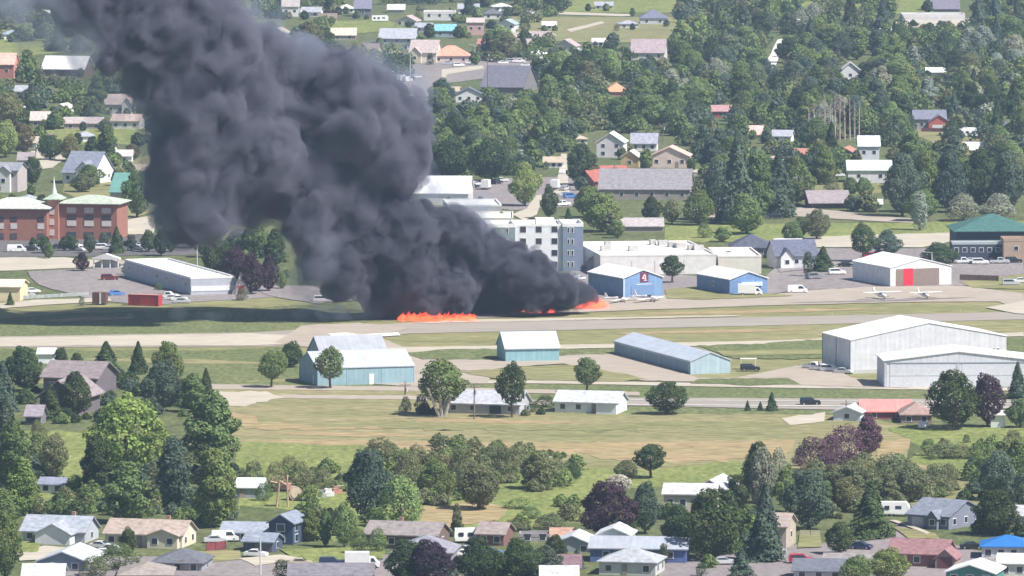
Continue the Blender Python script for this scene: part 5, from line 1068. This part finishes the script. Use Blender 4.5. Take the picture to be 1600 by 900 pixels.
def cloud(name, blobs, voxel, m, amp1, cell1, amp2, cell2, seed, kids=7, kr=(.26, .5), flat=True, sub=False):
    """blobs (x, y, z, r) merged into one skin, then raised into rounded billows"""
    rg = np.random.default_rng(seed); allb = []
    for b in blobs:
        allb.append(b)
        gen = []
        for _ in range(kids):
            d = rg.normal(size=3); d /= np.linalg.norm(d); k = rg.uniform(*kr)
            gen.append((b[0] + d[0] * b[3] * .88, b[1] + d[1] * b[3] * .88, b[2] + d[2] * b[3] * .88, b[3] * k))
        allb += gen
        if sub:
            for g in gen:
                for _ in range(3):
                    e = rg.normal(size=3) + d * .4; e /= np.linalg.norm(e); k = rg.uniform(.25, .5)
                    allb.append((g[0] + e[0] * g[3] * .9, g[1] + e[1] * g[3] * .9, g[2] + e[2] * g[3] * .9, g[3] * k))
    Vs = np.concatenate([IV * b[3] + np.array(b[:3]) for b in allb]); 
    Fs = np.concatenate([IF + i * len(IV) for i in range(len(allb))])
    me = bpy.data.meshes.new(name); me.from_pydata(Vs.tolist(), [], Fs.tolist()); me.update()
    o = bpy.data.objects.new(name, me); col.objects.link(o)
    md = o.modifiers.new('r', 'REMESH'); md.mode = 'VOXEL'; md.voxel_size = voxel; md.adaptivity = 0
    dg = bpy.context.evaluated_depsgraph_get(); dg.update()
    m2 = bpy.data.meshes.new_from_object(o.evaluated_get(dg)); o.modifiers.clear(); o.data = m2; m2.name = name
    n = len(m2.vertices); co = np.zeros(n * 3, np.float32); m2.vertices.foreach_get('co', co); co = co.reshape(-1, 3)
    no = np.zeros(n * 3, np.float32); m2.vertices.foreach_get('normal', no); no = no.reshape(-1, 3)
    out = co.copy()
    for i in range(n):
        p = Vector(co[i]); wv = mnoise.noise_vector(p / (cell1 * 1.3)) * .8
        q = p / cell1 + wv
        d1 = mnoise.voronoi(q)[0][0]; d2 = mnoise.voronoi(p / cell2 + wv * 2)[0][0]
        fb = mnoise.fractal(p / (cell1 * .7) + wv, .9, 2.1, 5)
        h = amp1 * .75 * (.55 - min(d1, 1.1) ** 1.6) + amp2 * (.5 - d2) + fb * amp1 * .6 + mnoise.noise(p / (cell1 * 3)) * amp1 * .7
        out[i] = co[i] + no[i] * h
    if flat: out[:, 2] = np.maximum(out[:, 2], .25)
    m2.vertices.foreach_set('co', out.ravel()); m2.update()
    md = o.modifiers.new('r', 'REMESH'); md.mode = 'VOXEL'; md.voxel_size = voxel * .9
    dg = bpy.context.evaluated_depsgraph_get(); dg.update()
    m3 = bpy.data.meshes.new_from_object(o.evaluated_get(dg)); o.modifiers.clear(); o.data = m3; m2 = m3; m2.materials.clear(); m2.materials.append(m)
    for p in m2.polygons: p.use_smooth = True
    m2.update(); print(name, n, 'verts'); return o
YF = P(700, 490).y
def path_y(px):      # the plume leans toward the camera as it blows to the left
    return YF - 6 - max(0, (720 - px)) * .07
def bl(lst, jy=5, seed=1, k=1.0):
    r = random.Random(seed); res = []
    for px, py, rp in lst:
        Y = path_y(px) + r.uniform(-jy, jy); v = A(px, py, Y); res.append((v.x, v.y, v.z, rp * k / 6.15))
    return res
PL = [(290, 335, 40), (272, 300, 30), (330, 340, 34), (270, 240, 32), (280, 200, 40), (385, 330, 34), (270, 340, 20), (255, 270, 18), (235, 95, 30), (606, 300, 40), (600, 250, 56), (560, 190, 58), (625, 195, 40), (520, 130, 52), (590, 145, 42), (500, 210, 62), (460, 150, 62), (420, 92, 50), (380, 130, 66), (400, 220, 70),
      (330, 60, 66), (300, 150, 62), (340, 240, 72), (290, 290, 46), (345, 300, 54), (410, 300, 56), (480, 290, 58), (540, 320, 54), (270, 60, 58), (220, 20, 58), (150, -10, 64), (190, 60, 44), (240, 120, 40),
      (310, -15, 54), (280, -20, 62), (480, 350, 44), (470, 90, 36), (300, 215, 50), (440, 255, 60), (590, 305, 46), (80, -60, 60), (0, -90, 66), (200, -70, 66), (300, -90, 60), (100, -130, 80), (-80, -140, 90), (655, 215, 20), (560, 260, 50)]
core = cloud('smoke', bl(PL, 9, 2, .82), 1.0, vmat('smoke body', .6, (.27, .275, .36), .1), 4.2, 8, 1.6, 3.4, 4, kids=10, sub=True)
tag(core, kind='stuff')
def hmat(name, color, k, sc, lo, hi, step):
    m = bpy.data.materials.new(name); m.use_nodes = True; t = m.node_tree; N = t.nodes; L = t.links
    N.remove(N['Principled BSDF']); v = N.new('ShaderNodeVolumePrincipled'); L.new(v.outputs[0], N['Material Output'].inputs['Volume'])
    v.inputs['Color'].default_value = (*color, 1)
    tc = N.new('ShaderNodeTexCoord'); n0 = N.new('ShaderNodeTexNoise'); n0.inputs['Scale'].default_value = sc; n0.inputs['Detail'].default_value = 6; n0.inputs['Roughness'].default_value = .62; n0.inputs['Distortion'].default_value = .6
    L.new(tc.outputs['Object'], n0.inputs['Vector']); r = N.new('ShaderNodeMapRange'); r.inputs['From Min'].default_value = lo; r.inputs['From Max'].default_value = hi; r.inputs['To Max'].default_value = k
    L.new(n0.outputs[0], r.inputs[0]); L.new(r.outputs[0], v.inputs['Density']); m.cycles.volume_step_rate = step
    return m
WISP = hmat('ragged smoke', (.27, .275, .36), .45, .12, .43, .70, .06)
wp = cloud('smoke', bl(PL, 9, 2, 1.12), 1.6, WISP, 3.6, 8, 1.2, 3.4, 4, kids=8); tag(wp, kind='stuff')
LOW = [(500, 396, 34), (528, 446, 22), (745, 482, 15), (765, 478, 17), (785, 476, 17), (805, 474, 16), (830, 472, 16), (850, 472, 16), (870, 470, 16), (888, 468, 15), (905, 466, 13), (725, 480, 14), (655, 482, 13), (610, 484, 16), (700, 480, 14), (560, 380, 44), (620, 370, 48), (690, 356, 34), (720, 370, 38), (760, 400, 40), (700, 410, 46), (640, 420, 48), (580, 430, 42), (540, 420, 40), (610, 462, 28), (660, 460, 30), (710, 455, 32),
       (760, 445, 34), (810, 430, 34), (850, 440, 30), (800, 400, 24), (830, 455, 28), (880, 450, 24), (905, 456, 18), (780, 462, 22), (740, 470, 20), (690, 475, 18), (640, 478, 18), (590, 476, 18), (925, 462, 12), (860, 462, 20), (660, 336, 22), (600, 335, 40), (840, 410, 18)]
low = cloud('smoke', bl(LOW, 5, 5, .9), .7, vmat('smoke base', 1.0, (.18, .185, .24), .1), 1.6, 3.8, .8, 1.7, 9, kids=9, sub=True)
tag(low, kind='stuff')
w2 = cloud('smoke', bl(LOW, 5, 5, 1.15), 1.1, hmat('ragged low smoke', (.20, .21, .27), .6, .2, .45, .66, .06), 2, 4, 1, 1.7, 9, kids=8); tag(w2, kind='stuff')
VE = [(495, 400, 46), (525, 440, 40), (550, 465, 30), (480, 430, 34), (470, 380, 34), (540, 478, 26), (500, 492, 16), (585, 484, 24), (460, 450, 24), (110, 90, 44), (170, 160, 36), (160, 60, 60), (215, 240, 30), (70, 60, 50), (40, -10, 70), (60, 20, 60), (130, 60, 60), (200, 120, 56), (235, 200, 44), (245, 270, 40), (250, 330, 30), (385, 30, 46), (470, 90, 40), (600, 110, 50), (640, 150, 40), (60, -60, 80), (525, 468, 30), (490, 462, 26), (560, 486, 24), (600, 492, 18), (500, 440, 40), (470, 400, 40), (680, 310, 40), (740, 330, 36), (660, 275, 30)]
veil = cloud('smoke', bl(VE, 6, 8), 1.6, hmat('thin smoke', (.42, .46, .60), .17, .10, .43, .78, .08), 2.5, 9, 1, 4, 12, kids=6)
tag(veil, kind='stuff')
rt_ = random.Random(4)
TR = [(x, 489 + rt_.uniform(-7, 6), rt_.uniform(9, 17) * (.6 + .4 * (x - 150) / 450)) for x in range(170, 620, 9)]
trail = cloud('smoke', bl(TR, 9, 3), 1.3, hmat('drifting haze', (.42, .46, .6), .055, .08, .38, .75, .1), 1.2, 6, .5, 3, 5, kids=4); tag(trail, kind='stuff')
# flames: tongues of burning fuel along the foot of the smoke
def flames(x0, x1, y, hmax, n, seed, lean=.3, fat=.62):
    rg = random.Random(seed); bs = []
    for i in range(n):
        t = i / (n - 1); px = x0 + (x1 - x0) * t + rg.uniform(-3, 3); g = P(px, y - rg.uniform(0, 3)); k = .3 + .7 * rg.random() ** 2
        h = hmax * k
        for j in range(5):
            u = j / 4; bs.append((g.x - h * u * lean + rg.uniform(-.3, .3), g.y + rg.uniform(-.6, .6), .5 + h * u, max(.3, 1.25 * (1 - u) ** .7 * fat)))
    return bs
FM = hmat('flame', (.5, .15, .05), .3, .8, .2, .3, .12)
_t = FM.node_tree; _v = [n for n in _t.nodes if n.type == 'PRINCIPLED_VOLUME'][0]; _v.inputs['Emission Color'].default_value = (1.0, .07, .028, 1)
_n = [n for n in _t.nodes if n.type == 'TEX_NOISE'][0]; _r = _t.nodes.new('ShaderNodeMapRange'); _r.inputs['From Min'].default_value = .38; _r.inputs['From Max'].default_value = .66; _r.inputs['To Min'].default_value = .08; _r.inputs['To Max'].default_value = 1.7
_t.links.new(_n.outputs[0], _r.inputs[0]); _t.links.new(_r.outputs[0], _v.inputs['Emission Strength'])
for k, (a, lb) in enumerate((((628, 738, 504, 2.2, 46, 1, -.5), 'long low orange flames under the smoke at the runway edge'), ((806, 862, 490, 1.0, 20, 2, -.4), 'thin red flames under the middle of the smoke bank'), ((908, 943, 484, 5.0, 22, 3, .5, .95), 'tall orange flames at the right end beside the airplane'))):
    fl = cloud('fire', flames(*a), .28, FM, .35, 1.3, .3, .6, 20 + k, kids=2, kr=(.4, .6)); tag(fl, lb, 'fire', 'flames along the foot of the smoke')
# thin air
hz = MB().box(-1500, 1500, -60, 14200, -1, 185).build('haze', vmat('valley haze', HAZE_D, HAZE_C, .2)); tag(hz, kind='stuff')
